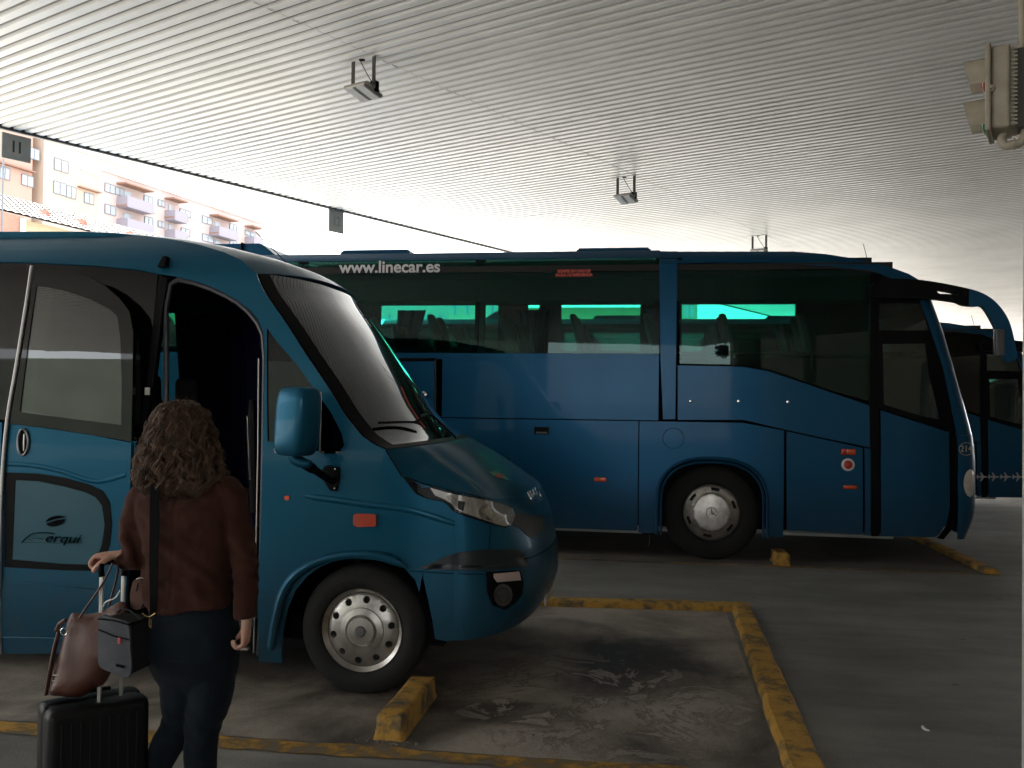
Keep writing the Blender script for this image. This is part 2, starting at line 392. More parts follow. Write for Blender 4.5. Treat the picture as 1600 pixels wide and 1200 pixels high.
def wheel(parent, c, r, rim_r, width, kind, name='wheel'):
    """near-side wheel facing -y; c = hub centre on outer plane"""
    wr = bpy.data.objects.new(name, None); COL.objects.link(wr); wr.parent = parent; wr.location = Vector(c)-gloc(parent)
    bm = NB(); w_ = width
    prof = [(rim_r, .03), (rim_r+.012, .005), (rim_r+.03, 0), (rim_r+(r-rim_r)*.45, -.012), (r-.05, 0), (r-.02, .012), (r-.006, .03), (r, .05), (r, w_-.05), (r-.02, w_-.012), (r-.05, w_), (rim_r, w_-.02)]
    lathe(bm, prof, c, 'y', 72); obj('tyre', bm, RUBBER, wr, angle=50)
    if kind == 'steel':
        bm = NB(); lathe(bm, [(rim_r+.004, .0), (rim_r+.008, .012), (rim_r-.004, .02), (rim_r-.02, .03), (rim_r-.028, .05), (rim_r-.03, .16)], c, 'y', 64, closed=True)
        obj('rim', bm, ALU, wr)
        holes = []
        for k in range(10):
            a = 2*math.pi*(k+.3)/10; hc = (math.cos(a)*rim_r*.755, math.sin(a)*rim_r*.755)
            holes.append([(c[0]+hc[0]+.021*math.cos(t*2*math.pi/20), c[2]+hc[1]+.021*math.sin(t*2*math.pi/20)) for t in range(20)])
        outer = [(c[0]+(rim_r-.015)*math.cos(t*2*math.pi/64), c[2]+(rim_r-.015)*math.sin(t*2*math.pi/64)) for t in range(64)]
        def dish(x, z):
            d = math.hypot(x-c[0], z-c[2])/rim_r
            return interp([(.5, .004), (.62, .008), (.86, .022), (.95, .04)], d)
        panel('wheel_disc', outer, holes, c[1], dish, ALU, wr, th=.02, g=.03)
        bm = NB(); lathe(bm, [(rim_r*.56, .012), (rim_r*.55, -.004), (rim_r*.40, -.012), (rim_r*.385, -.004), (rim_r*.36, -.002), (rim_r*.34, -.022), (rim_r*.14, -.026), (rim_r*.13, -.018), (rim_r*.1, -.016), (.001, -.015)], c, 'y', 48)
        obj('hub_cap', bm, ALU, wr)
        bm = NB(); lathe(bm, [(rim_r*.13, -.0185), (rim_r*.13, -.030), (rim_r*.11, -.034), (.001, -.035)], c, 'y', 24); obj('hub_plug', bm, GREYPL, wr)
    else:
        holes = []
        for k in range(6):
            a = 2*math.pi*(k+.35)/6; poly = []
            for t in range(9): q = a-.19+.38*t/8; poly.append((c[0]+rim_r*.90*math.cos(q), c[2]+rim_r*.90*math.sin(q)))
            for t in range(9): q = a+.16-.32*t/8; poly.append((c[0]+rim_r*.79*math.cos(q), c[2]+rim_r*.79*math.sin(q)))
            holes.append(poly)
        outer = [(c[0]+rim_r*math.cos(t*2*math.pi/72), c[2]+rim_r*math.sin(t*2*math.pi/72)) for t in range(72)]
        def dome(x, z):
            d = math.hypot(x-c[0], z-c[2])/rim_r
            return interp([(0, -.012), (.25, -.012), (.6, -.006), (.68, -.002), (.70, .012), (.92, .03), (1.0, .045)], d) - .02
        panel('wheel_trim', outer, holes, c[1], dome, ALU, wr, th=.006, g=.02)
        bm = NB(); lathe(bm, [(rim_r+.012, .0), (rim_r+.012, .03), (rim_r-.01, .09)], c, 'y', 48, closed=True); obj('rim', bm, MATTE, wr)
        bm = NB(); lathe(bm, [(rim_r, .07), (.001, .07)], c, 'y', 48); obj('brake_drum', bm, MATTE, wr)
        bm = NB(); S = rim_r*.19; yb = c[1]-.036
        n = 40; ring = [Vector((c[0]+S*math.cos(2*math.pi*i/n), yb, c[2]+S*math.sin(2*math.pi*i/n))) for i in range(n+1)]; tube(bm, ring, .004, 6)
        for k in range(3):
            a = math.pi/2+k*2*math.pi/3; tip = Vector((c[0]+S*math.cos(a), yb, c[2]+S*math.sin(a)))
            tube(bm, [Vector((c[0], yb, c[2])), tip], [.009, .003], 6)
        obj('emblem', bm, CHROME, wr)
    return wr

# ================================================================== SETTING
def sheet(name, pts, z, m, kind='structure'):
    bm = NB(); bm.faces.new([bm.verts.new((x, y, z)) for x, y in pts]); face_dir(bm, Vector((0, 0, 1)))
    return struct(obj(name, bm, m, None, smooth=False, norm=False), kind)
sheet('ground', [(-400, -300), (400, -300), (400, 600), (-400, 600)], 0, ASPH)
PALE = mat('pale_yard_concrete', (.50, .48, .44), .8, c2=(.60, .57, .53), scale=.6)
E0 = Vector((-8.476, 10.907, 0)); EV = Vector((.4315, .902, 0)).normalized(); NV = Vector((EV.y, -EV.x, 0)); HC = CAMH+3.5
def cn(e, n, z=0): return E0 + EV*e + NV*n + Vector((0, 0, z))
sheet('forecourt', [tuple(cn(-70, -60).xy), tuple(cn(-70, -.5).xy), tuple(cn(90, -.5).xy), tuple(cn(90, -60).xy)], .004, PALE)
sheet('apron', [tuple(cn(30, -.4).xy), tuple(cn(30, 60).xy), tuple(cn(120, 60).xy), tuple(cn(120, -.4).xy)], .004, PALE)
# bays: floor sheets, then the raised yellow kerbs as things
sheet('bay_floor', [(-9, 4.46), (.62, 4.46), (.60, 7.9), (-9, 7.6)], .004, BAYM)
sheet('bay_floor', [(-6, 10.18), (3.5, 10.18), (3.5, 13.2), (-6, 13.2)], .004, mat('bay_concrete_far', (.09, .082, .072), .7, c2=(.17, .15, .13), scale=1.2))
def wobble_strip(name, path, width, z0, z1, m, label, cat, group=None, jag=.012, seg=.06):
    a, b = Vector(path[0]), Vector(path[1]); L = (b-a).length; d = (b-a)/L; nrm = Vector((-d.y, d.x)); n = int(L/seg)
    bm = NB(); rows = []
    for i in range(n+1):
        p = a+d*(L*i/n); w0 = width[0]+(width[1]-width[0])*i/n
        j1, j2 = (noise.noise(Vector((p.x*5, p.y*5, k)))*jag for k in (1.3, 7.7)); hz = noise.noise(Vector((p.x*3, p.y*3, 4)))*.004 if z1 > .02 else 0
        row = []
        for (s, z) in ((-w0/2+j1-.006, z0), (-w0/2+j1+.004, z1-.012+hz), (-w0/2+j1+.02, z1+hz), (0, z1+hz+.002), (w0/2+j2-.02, z1+hz), (w0/2+j2-.004, z1-.012+hz), (w0/2+j2+.006, z0)) if z1 > .02 else ((-w0/2+j1, z1), (w0/2+j2, z1)):
            q = p+nrm*s; row.append(bm.verts.new((q.x, q.y, z)))
        rows.append(row)
    for r0, r1 in zip(rows, rows[1:]):
        for k in range(len(r0)-1): bm.faces.new((r0[k], r1[k], r1[k+1], r0[k+1]))
    if z1 > .02:
        bm.faces.new(rows[0]); bm.faces.new(rows[-1][::-1])
    c = Vector((a.x+d.x*L/2, a.y+d.y*L/2, 0))
    bmesh.ops.recalc_face_normals(bm, faces=bm.faces[:]); face_dir(bm, Vector((0, 0, 1))) if z1 <= .02 else None
    o = obj(name, bm, m, None, norm=False, angle=30); return tag(o, label, cat, group)
wobble_strip('bay_kerb', ((-3.6, 7.60), (.66, 7.935)), (.16, .17), 0, .055, YEL, 'raised yellow kerb running behind the minibus nose at the far edge of its bay', 'kerb')
wobble_strip('bay_kerb', ((.735, 8.03), (.705, 2.6)), (.15, .19), 0, .05, YEL, 'cracked yellow kerb running toward the camera along the front end of the near bay', 'kerb')
wobble_strip('bay_kerb', ((3.43, 10.15), (3.34, 13.4)), (.15, .15), 0, .055, YEL, 'yellow kerb under the nose of the large coach', 'kerb')
wobble_strip('bay_line', ((-7.6, 4.33), (.6, 4.40)), (.16, .14), 0, .006, worn_yellow('rubbed_yellow_line', (.17, .15, .13), .47, .56), 'worn yellow line across the bottom of the photo behind the woman and suitcase', 'painted line', jag=.03)
wobble_strip('bay_line', ((-6, 10.06), (3.5, 10.12)), (.05, .05), 0, .006, YEL2, 'thin yellow line along the near side of the large coach', 'painted line', jag=.012)
wobble_strip('bay_line', ((6.6, 16.3), (9.3, 25.5)), (.16, .2), 0, .006, mat('faded_white_line', (.5, .48, .5), .8, c2=(.3, .28, .3), scale=5), 'pale line on the sunlit ground under the third coach', 'painted line')
def wheel_stop(x, y, w_, l_, h, ang, label):
    bm = NB(); M = Matrix.Translation((x, y, 0)) @ Matrix.Rotation(ang, 4, 'Z')
    nx, ny, nz = 6, 16, 5
    box(bm, -w_/2, w_/2, -l_/2, l_/2, 0, h)
    bmesh.ops.subdivide_edges(bm, edges=bm.edges[:], cuts=9, use_grid_fill=True)
    for v in bm.verts:
        p = v.co.copy(); k = p.z/h
        v.co.x *= 1-.12*k; v.co.y *= 1-.03*k
        e = (abs(p.x)/(w_/2) > .98)+(abs(p.y)/(l_/2) > .98)+(k > .98)
        q = noise.noise_vector(p*14+Vector((x, y, 0)))*.006 + noise.noise_vector(p*40)*.003
        v.co += q*(1 if k > .01 else 0)
        if e >= 2 and k > .2: v.co -= Vector((math.copysign(.006, p.x), math.copysign(.006, p.y), .006))
        v.co.z = max(v.co.z, 0)
    bmesh.ops.transform(bm, matrix=M, verts=bm.verts[:])
    o = obj('wheel_stop', bm, YEL, None, angle=50); return tag(o, label, 'wheel stop', 'yellow concrete wheel stops')
wheel_stop(-1.30, 4.91, .16, .74, .125, R_(0), 'chipped yellow concrete wheel stop in front of the minibus front wheel')
wheel_stop(1.36, 10.36, .17, .42, .13, R_(0), 'small yellow concrete wheel stop beside the coach front wheel')
# crumbs of concrete, and a scrap on the asphalt
bm = NB(); rr = random.Random(3)
for i in range(150):
    k = rr.random()
    if k < .35: x, y = rr.gauss(-1.32, .09), rr.gauss(4.52, .02)
    elif k < .7: x, y = rr.gauss(-.25, .28), rr.gauss(4.8, .07)
    else: x, y = rr.uniform(-1.0, .6), rr.uniform(4.5, 7.6)
    s = rr.uniform(.002, .007); bmesh.ops.create_icosphere(bm, subdivisions=1, radius=s, matrix=Matrix.Translation((x, y, .004+s*.4)) @ Matrix.Diagonal((1.3, .8, .6, 1)))
struct(obj('gravel', bm, mat('concrete_crumbs', (.30, .28, .25), .9, c2=(.16, .13, .1), scale=30), None, smooth=False), 'stuff')
p = onz(1457, 1140, .004); bm = NB()
tube(bm, [(p.x-.02+.03*math.cos(t*.5+2.2), p.y+.025*math.sin(t*.5+2.2), .01+.004*math.sin(t)) for t in range(6)], [.004, .007, .008, .008, .006, .003], 6)
tag(obj('litter_scrap', bm, WHITEPL), 'small curled white scrap lying on the asphalt lower right', 'litter')

# ------------------------------------------------------------------ canopy
cano = thing('station_canopy', 'large flat canopy with a ribbed pale metal ceiling over the bus bays', 'canopy', tuple(cn(0, 0, HC)))
PITCH = .152
def ceil_sheet(n0, n1, zoff, e0=-24, e1=64):
    bm = NB(); prof = []; e = e0
    while e < e1:
        prof += [(e, 0), (e+.085, 0), (e+.095, .026), (e+.142, .026)]; e += PITCH
    a = [bm.verts.new(cn(p[0], n0, HC+zoff+p[1])) for p in prof]; b = [bm.verts.new(cn(p[0], n1, HC+zoff+p[1])) for p in prof]
    for i in range(len(prof)-1):
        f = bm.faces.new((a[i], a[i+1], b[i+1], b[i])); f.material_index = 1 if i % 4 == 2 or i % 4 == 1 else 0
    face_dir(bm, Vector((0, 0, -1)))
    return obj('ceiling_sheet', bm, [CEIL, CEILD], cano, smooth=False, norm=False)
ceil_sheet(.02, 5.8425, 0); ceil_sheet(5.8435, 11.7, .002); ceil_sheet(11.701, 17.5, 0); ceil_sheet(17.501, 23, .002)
bm = NB(); vs = [cn(-24.2, 0, HC+.16), cn(64, 0, HC+.16), cn(64, 23.2, HC+.16), cn(-24.2, 23.2, HC+.16)]
f = bm.faces.new([bm.verts.new(v) for v in vs]); r = bmesh.ops.extrude_face_region(bm, geom=[f]); bmesh.ops.translate(bm, vec=(0, 0, .25), verts=[v for v in r['geom'] if isinstance(v, bmesh.types.BMVert)])
obj('roof_slab', bm, mat('dark_roof', (.02, .02, .02), .8), cano, smooth=False)
def beam(bm, e0, e1, n0, n1, z0, z1):
    v = [bm.verts.new(cn(e, n, z)) for e, n, z in ((e0, n0, z0), (e1, n0, z0), (e1, n1, z0), (e0, n1, z0), (e0, n0, z1), (e1, n0, z1), (e1, n1, z1), (e0, n1, z1))]
    for f in ((0, 3, 2, 1), (4, 5, 6, 7), (0, 1, 5, 4), (1, 2, 6, 5), (2, 3, 7, 6), (3, 0, 4, 7)): bm.faces.new([v[i] for i in f])
bm = NB(); beam(bm, -24, 64, -.05, .015, HC-.022, HC+.30); obj('edge_trim', bm, EDGE, cano, smooth=False)
bm = NB(); beam(bm, -24, 64, -.03, .02, HC-.034, HC-.024); obj('edge_lip', bm, mat('edge_lip_grey', (.16, .16, .16), .5), cano, smooth=False)
# jagged open seam in the ceiling
bm = NB(); e = -3.6; rr = random.Random(5); prev = None; kf = {}
while e < 15:
    ph = (e % PITCH)/PITCH; wd = (.0105 if ph < .55 else .002)*rr.uniform(.3, 1.25)*(1.4 if e < -1.6 else .75)*kf.setdefault(int(e/PITCH), 1 if rr.random() < (.75 if e < 0 else .35) else .12); n = 5.8425+.009*math.sin(e*3)+.012*(ph-.5)
    row = (bm.verts.new(cn(e, n-wd/2, HC-.0035)), bm.verts.new(cn(e, n+wd/2, HC-.0035)))
    if prev: bm.faces.new((prev[0], row[0], row[1], prev[1]))
    prev = row; e += PITCH/6
obj('open_seam', bm, MATTE, cano, smooth=False)
# worn streak on a sheet
bm = NB(); prev = None
for i in range(60):
    n = 1.9+i*.024; wd = rr.choice([.002, .004, .02, .03]); o_ = rr.uniform(-.01, .01)
    row = (bm.verts.new(cn(8.46+o_, n, HC-.004)), bm.verts.new(cn(8.46+o_+wd, n, HC-.004)))
    if prev: bm.faces.new((prev[0], row[0], row[1], prev[1]))
    prev = row
obj('rust_streak', bm, mat('rust_flecks', (.16, .14, .11), .8), cano, smooth=False)
# canopy columns (the row stands out of the photo, one edge shows at the right)
PILM = mat('painted_column', (.62, .60, .57), .6, c2=(.50, .48, .45), scale=4)
p = ony(1596.5, 800, 3.95)
col = thing('canopy_column', 'white painted column at the right edge of the photo with dark red specks', 'column', (p.x+.2, 3.75, 0))
bxo('shaft', (p.x, p.x+.4, 3.55, 3.95, 0, HC-.003), PILM, col, bev=.008)
bm = NB(); rr = random.Random(8)
for i in range(26):
    z = rr.uniform(.2, 1.7) if i < 20 else rr.uniform(.2, .6); x = p.x+rr.choice([0, 0, rr.uniform(.0, .1)]); s = rr.uniform(.006, .014)
    lathe(bm, [(s, -.004), (s*.9, -.006), (.001, -.006)], (p.x+.004+abs(rr.gauss(0, .02)), 3.55, z), 'y', 10)
obj('red_specks', bm, mat('dark_red_paint', (.10, .015, .02), .6), col)
for k, (e_, n_) in enumerate(((-13, 12), (-13, 21), (22, 21), (34, 12), (46, 12), (46, 21))):
    q = cn(e_, n_)
    if k in (3, 4): continue
    c2 = thing('canopy_column', 'plain white column holding the canopy away from the bays', 'column', tuple(q), 'far canopy columns')
    bxo('shaft', (q.x-.2, q.x+.2, q.y-.2, q.y+.2, 0, HC-.003), PILM, c2, bev=.01)
# unseen station building behind the camera, put in for light and reflections
sb = thing('unseen_station_building', 'long beige station building, unseen behind the platform, put in for the light', 'building', tuple(cn(4, 24.5)))
bm = NB(); beam(bm, -22, 40, 23.4, 30, 0, HC+.1); obj('wall', bm, mat('beige_render', (.42, .38, .31), .8, c2=(.5, .46, .38), scale=1), sb, smooth=False)
for k in range(12):
    bm = NB(); beam(bm, -8+k*4.8, -5+k*4.8, 23.34, 23.396, .9, 3.0); obj('window', bm, mat('shop_glass', (.05, .06, .06), .05) if k == 0 else MATS['shop_glass'], sb, smooth=False)
ob = thing('unseen_dark_building', 'unseen dark green building added behind the camera to darken reflections', 'building', (-50, -34, 0))  # added out of view to darken reflections and the light from behind
bxo('wall', (-120, -8, -42, -34, 0, 8.5), mat('dark_green_render', (.06, .075, .06), .8, c2=(.09, .10, .08), scale=.4), ob)

# lamps under the canopy
def flood(label, px_, py_):
    pt = onz(px_, py_, HC); L = thing('canopy_floodlight', label, 'floodlight', tuple(pt), 'floodlights hung under the canopy')
    o = pt; M = Matrix.Translation(o) @ Matrix(((NV.x, EV.x, 0, 0), (NV.y, EV.y, 0, 0), (0, 0, 1, 0), (0, 0, 0, 1)))
    bxo('mounting_plate', (-.28, .16, -.05, .05, -.007, -.004), mat('plate_white', (.72, .71, .70), .5), L, M=M)
    for sx in (-.145, .145):
        bxo('bracket', (sx-.021, sx+.021, -.022, -.012, -.30, -.008), mat('bracket_steel', (.05, .048, .043), .5), L, M=M)
    bxo('crossbar', (-.16, .16, -.03, -.012, -.335, -.30), STEELBAR, L, M=M)
    T = M @ Matrix.Translation((0, -.02, -.36)) @ Matrix.Rotation(R_(-14), 4, 'X')
    bm = NB(); box(bm, -.15, .15, -.14, .14, -.005, .035, M=T, bev=.012)
    for k in range(6): box(bm, -.13+k*.05, -.122+k*.05, -.10, .10, .035, .065, M=T)
    obj('lamp_housing', bm, mat('cast_alu', (.42, .41, .38), .45, .6), L)
    for sx in (-.075, .075):
        bxo('led_strip', (sx-.05, sx+.05, -.125, .125, -.014, -.0055), mat('led_cover', (.85, .86, .88), .1, spec=.8), L, M=T)
    bxo('junction_box', (.09, .16, -.012, .05, -.36, -.25), MATTE, L, M=M, bev=.006)
    bm = NB(); lathe(bm, [(.035, -.0075), (.035, -.011), (.001, -.011)], (0, 0, 0), 'z', 20); tube(bm, cr([(-.02, 0, -.01), (.0, .0, -.05), (.05, .01, -.14), (.12, .02, -.25)], 5), .0045, 6)
    bmesh.ops.transform(bm, matrix=M @ Matrix.Translation((-.03, -.01, 0)), verts=bm.verts[:]); obj('cable', bm, MATTE, L)
    return L
flood('nearest floodlight hanging on two brackets from the ceiling above the minibus', 570, 92)
flood('middle floodlight hanging above the large coach', 979, 276)
flood('farthest floodlight peeping just over the coach roof', 1187, 368)
# dangling bay number plates on the canopy edge
def bay_sign(px_, py_, body, w_, h, label, dim=False):
    q = onplane(px_, py_, cn(0, -.02), NV)
    t = thing('bay_number_sign', label, 'sign', tuple(q), 'bay number signs on the canopy edge')
    M = Matrix.Translation(q) @ Matrix(((EV.x, NV.x, 0, 0), (EV.y, NV.y, 0, 0), (0, 0, 1, 0), (0, 0, 0, 1)))
    bxo('plate', (0, w_, -.012, .012, -h, 0), mat('hazed_sign_grey', (.22, .225, .205), .6, c2=(.26, .26, .24), scale=6), t, M=M)  # plate grey lightened, the haze is put into its colour
    rot = M @ Matrix.Translation((w_*.5, .015, -h*.52)) @ Matrix.Rotation(math.pi, 4, 'Z') @ Matrix.Rotation(R_(90), 4, 'X') @ Matrix.Rotation(0, 4, 'Z')
    rot = M @ Matrix(((1, 0, 0, w_*.5), (0, 0, 1, .0125), (0, 1, 0, -h*.5), (0, 0, 0, 1)))
    c = text(body, h*.62, (0, 0, 0), mat('sign_black', (.015, .015, .015) if not dim else (.155, .16, .155), .6), t, rot=rot, sx=.8, bold=.006)  # dim pales the digits towards the hazed plate colour
    return t
bay_sign(3, 206, '11', .38, .335, 'grey hanging sign with the number 11 at the far left of the canopy edge')
bay_sign(514, 327, '12', .37, .40, 'grey hanging sign with a faint 12 in the middle of the canopy edge', dim=True)

# traffic signal fixed beside the column
def signal():
    Y = 3.5; sc = Y/FPX
    def W(px_, py_, y=Y): return ony(px_, py_, y)
    base = W(1575, 225); t = thing('traffic_signal', 'beige two aspect traffic signal seen side on at the top right', 'traffic signal', tuple(base))
    SM = mat('signal_beige', (.30, .265, .20), .6, c2=(.38, .34, .27), scale=14, bump=.15, bscale=20); SD = mat('signal_dark', (.09, .085, .075), .7)
    a = W(1552, 82); b = W(1580, 208)
    bm = NB(); box(bm, a.x, b.x, Y-.09, Y+.09, b.z, a.z, bev=.012); obj('housing', bm, SM, t)
    a = W(1544, 78); b = W(1552, 212); bm = NB(); box(bm, a.x, b.x, Y-.105, Y+.105, b.z, a.z, bev=.006); obj('front_rim', bm, SM, t)
    for (ytop, ybot, yt2) in ((88, 147, 92), (152, 212, 152)):
        c = W(1545, (ytop+ybot)/2); R = abs(W(1545, ytop).z-W(1545, ybot).z)/2
        bm = NB(); rows = []
        x1 = W(1508, 100).x
        for i in range(9):
            row = []
            for k in range(25):
                th = R_(-120+240*k/24)      # 0 = top
                cut = (1-math.cos(th))/2; xe = lerp(x1, x1+.030, min(1, cut*1.1)); x = lerp(c.x, xe, i/8)
                row.append(bm.verts.new((x, c.y+R*math.sin(th), c.z+R*math.cos(th)*(1-.05*i/8))))
            rows.append(row)
        for r0, r1 in zip(rows, rows[1:]):
            for k in range(24): bm.faces.new((r0[k], r0[k+1], r1[k+1], r1[k]))
        o = obj('visor', bm, SM, t); solid(o, .003, 0)
        bm = NB(); lathe(bm, [(R*.93, -.004), (R*.8, -.012), (R*.4, -.02), (.001, -.022)], (c.x, c.y, c.z), 'x', 32); obj('lens', bm, mat('signal_lens', (.25, .03, .02) if ytop < 100 else (.02, .16, .08), .15), t)
    c = W(1567, 134, Y-.09); bm = NB(); lathe(bm, [(.014, -.001), (.013, -.008), (.006, -.01), (.005, -.02), (.001, -.02)], (c.x, c.y, c.z), 'y', 20); obj('latch', bm, SM, t)
    a = W(1581, 84); b = W(1592, 205)
    bm = NB(); n = 20
    for k in range(n):
        z = lerp(b.z, a.z, (k+.5)/n); box(bm, a.x-.002, b.x-.004, Y-.075, Y+.075, z-.0035, z+.0035)
    box(bm, a.x-.002, b.x-.012, Y-.07, Y+.07, b.z, a.z); obj('cooling_ribs', bm, SM, t)
    a = W(1592, 84); b = W(1602, 205); bxo('back_bracket', (a.x-.004, b.x+.03, Y-.05, Y+.05, b.z, a.z), SD, t)
    bm = NB(); pts = cr([W(1570, 206), W(1566, 218), W(1572, 227), W(1584, 226), W(1594, 224), W(1600, 212), W(1603, 190)], 5); tube(bm, pts, .0155, 12)
    pts = [W(1583.5, 226), W(1585.5, 226)]; tube(bm, pts, .021, 12); obj('cable_elbow', bm, SM, t)
    bm = NB(); tube(bm, [W(1597, 84), W(1595.5, 0), W(1594, -700)], .013, 12); obj('conduit', bm, SM, t)
    t.rotation_euler.z = R_(-22)
signal()

# ================================================================== FAR BUILDINGS
FD = Vector((.148, .989, 0)).normalized(); FN = Vector((FD.y, -FD.x, 0)); FA = Vector((-67, 91, 0))
def mkF(A):
    def f(px_, py_):
        p = onplane(px_, py_, A, FN); return ((p-A).dot(FD), p.z)
    return f
FP = mkF(FA)
def fbox(bm, s0, s1, o0, o1, z0, z1, A=FA):
    v = [bm.verts.new(A+FD*s+FN*o_+Vector((0, 0, z))) for s, o_, z in ((s0, o0, z0), (s1, o0, z0), (s1, o1, z0), (s0, o1, z0), (s0, o0, z1), (s1, o0, z1), (s1, o1, z1), (s0, o1, z1))]
    for f in ((0, 3, 2, 1), (4, 5, 6, 7), (0, 1, 5, 4), (1, 2, 6, 5), (2, 3, 7, 6), (3, 0, 4, 7)): bm.faces.new([v[i] for i in f])
def fo(name, boxes, m, par, A=FA):
    bm = NB()
    for b in boxes: fbox(bm, *b, A=A)
    return obj(name, bm, m, par, smooth=False)
SALM = mat('salmon_render', (.39, .245, .20), .85, c2=(.42, .265, .215), scale=.3); PEACH = mat('peach_render', (.43, .345, .275), .85, c2=(.46, .37, .30), scale=.3)
PINK = mat('pink_render', (.42, .34, .325), .85, c2=(.45, .365, .35), scale=.3); CREAM = mat('cream_render', (.43, .37, .345), .85)
BRICKB = mat('brown_slab', (.25, .14, .10), .8); PANE = mat('facade_pane', (.30, .36, .42), .1); SHUT = mat('roller_shutter', (.30, .33, .36), .6); FRAME = mat('window_frame_grey', (.14, .15, .17), .5)
LAV = mat('lavender_balcony', (.25, .235, .28), .6); ROOFP = mat('pale_roof', (.40, .345, .33), .8)
ap = thing('apartment_building', 'long salmon and peach apartment building with lavender balconies at the left beyond the canopy', 'building', tuple(FA+FD*20))
s = lambda x, y: FP(x, y)[0]
z = lambda x, y: FP(x, y)[1]
sL = s(-60, 300); s64 = s(64, 270); s150 = s(150, 280); sE = s(408, 360)
zT1 = z(60, 190)+6
zpar = z(128, 262)
fo('wall', [(sL, s64-1.2, -12, 0, 0, zT1)], SALM, ap)
fo('wall', [(s64-1.2, s64, -12, -1.4, 0, zT1)], SALM, ap)
fo('wall', [(s64, s150, -12, .35, 0, z(128, 268))], PEACH, ap)
fo('wall', [(s64, s(112, 250), -12, .34, z(128, 268)-.01, zT1)], PEACH, ap)
fo('wall', [(s150, sE, -12, 0, 0, z(165, 268))], PINK, ap)
fo('setback_storey', [(s(112, 250), sE, -12, -2.5, zpar-1.5, z(165, 238))], CREAM, ap)
fo('parapet', [(s(128, 262), s150+.2, .1, .45, z(128, 268)-.02, z(128, 262)+.2), (s150-.2, sE, -.2, .25, z(165, 268)-.01, z(165, 265)+.35)], mat('white_coping', (.78, .74, .70), .7), ap)
bm = NB(); zr = z(165, 238)
v = [bm.verts.new(FA+FD*a+FN*o_+Vector((0, 0, zz))) for a, o_, zz in ((s(112, 250), -2.2, zr), (sE+.4, -2.2, zr), (sE+.4, -8, zr+3.4), (s(112, 250), -8, zr+3.4))]
f = bm.faces.new(v); obj('roof', bm, ROOFP, ap, smooth=False)
skl = []
for px_, py_ in ((225, 250), (233, 253), (292, 283), (300, 286), (306, 289), (322, 296), (330, 300), (350, 310)):
    q = s(px_, py_+14); bm = NB(); a = (.15, .35)
    v = [bm.verts.new(FA+FD*(q+dx)+FN*(-2.2-5.8*t)+Vector((0, 0, zr+3.4*t+.12))) for dx, t in ((0, .15), (1.1, .15), (1.1, .55), (0, .55))]
    bm.faces.new(v); obj('skylight', bm, SHUT, ap, smooth=False)
def win(x0, y0, x1, y1, o=0.0, shut=.35, mull=1, par=None):
    s0, s1 = s(x0, y0), s(x1, y0); zt = z(x0, y0); zb = zt-(z(x0, y0)-z(x0, y0+(y1-y0)-(y1-y0)*.22))
    zb = z(x0, y0+(y1-y0)*.72) ; par = par or ap
    wn = fo('window', [(s0, s1, o+.01, o+.06, zb, zt)], PANE, par)
    fr = [(s0-.08, s0, o+.01, o+.10, zb-.05, zt), (s1, s1+.08, o+.01, o+.10, zb-.05, zt), (s0, s1, o+.01, o+.10, zt, zt+.07), (s0, s1, o+.01, o+.10, zb-.08, zb)]
    fr += [(lerp(s0, s1, (k+1)/(mull+1))-.05, lerp(s0, s1, (k+1)/(mull+1))+.05, o+.06, o+.10, zb, zt) for k in range(mull)]
    a = fo('frame', fr, FRAME, par); a.parent = wn
    if shut:
        a = fo('shutter', [(s0+.01, s1-.01, o+.061, o+.085, zt-(zt-zb)*shut, zt-.01)], SHUT, par); a.parent = wn
for wv in ((45, 230, 61, 252, 0, .25), (0, 260, 14.5, 284, 0, .5), (34, 272, 51, 294, 0, .98), (81, 247, 102, 271, .35, .3), (80, 283, 99, 308, .35, .3), (100, 290, 114, 314, .35, .55), (128, 301, 142, 322, .35, .98),
           (164, 286, 179, 303, 0, .35), (180, 292, 193, 307, 0, .9), (164, 319, 180, 338, 0, .9), (225, 305, 238, 322, 0, .9), (247, 312, 257, 324, 0, .9), (226, 338, 238, 354, 0, .3), (247, 345, 257, 357, 0, .9),
           (281, 326, 297, 339, 0, .9), (283, 356, 296, 370, 0, .2), (316, 337, 331, 351, 0, .4), (316, 365, 333, 379, 0, .5), (359, 349, 369, 361, 0, .3), (359, 375, 369, 386, 0, .5), (383, 360, 398, 368, 0, .2)):
    win(*wv[:4], o=wv[4], shut=wv[5])
for (x0, y0, x1, y1) in ((183, 305, 227, 329), (183, 340, 227, 361), (258, 327, 281, 347), (258, 357, 281, 376), (328, 352, 361, 372), (328, 380, 361, 398), (383, 368, 400, 380)):
    s0, s1 = s(x0, y0+4), s(x1-4, y0+8); zt = z(x0, y0+2); H_ = 1.25
    b_ = fo('balcony', [(s0, s1, 1.5, 1.62, zt-H_, zt), (s0-.1, s0+.03, .02, 1.62, zt-H_, zt), (s1-.03, s1+.1, .02, 1.62, zt-H_, zt), (s0, s1, .02, 1.6, zt-H_-.1, zt-H_+.1)], LAV, ap)
    a = fo('canopy_slab', [(s0-.2, s1+.3, .02, 1.5, zt+1.5, zt+1.68)], BRICKB, ap); a.parent = b_
    a = fo('balcony_door', [(lerp(s0, s1, .25), lerp(s0, s1, .5), .02, .07, zt-H_, zt+.95)], PANE, ap); a.parent = b_
for (x0, y0, x1, y1) in ((0, 284, 60, 296), (64, 276, 148, 306)):
    a0, a1 = s(x0, y0), s(x1, y1)
fo('ledge', [(s64+5, s150+.1, .36, .8, z(100, 287)-.05, z(100, 287)+.1)], BRICKB, ap); fo('ledge', [(sL, s64-1.2, .01, .5, z(20, 263)+.1, z(20, 263)+.25)], BRICKB, ap)
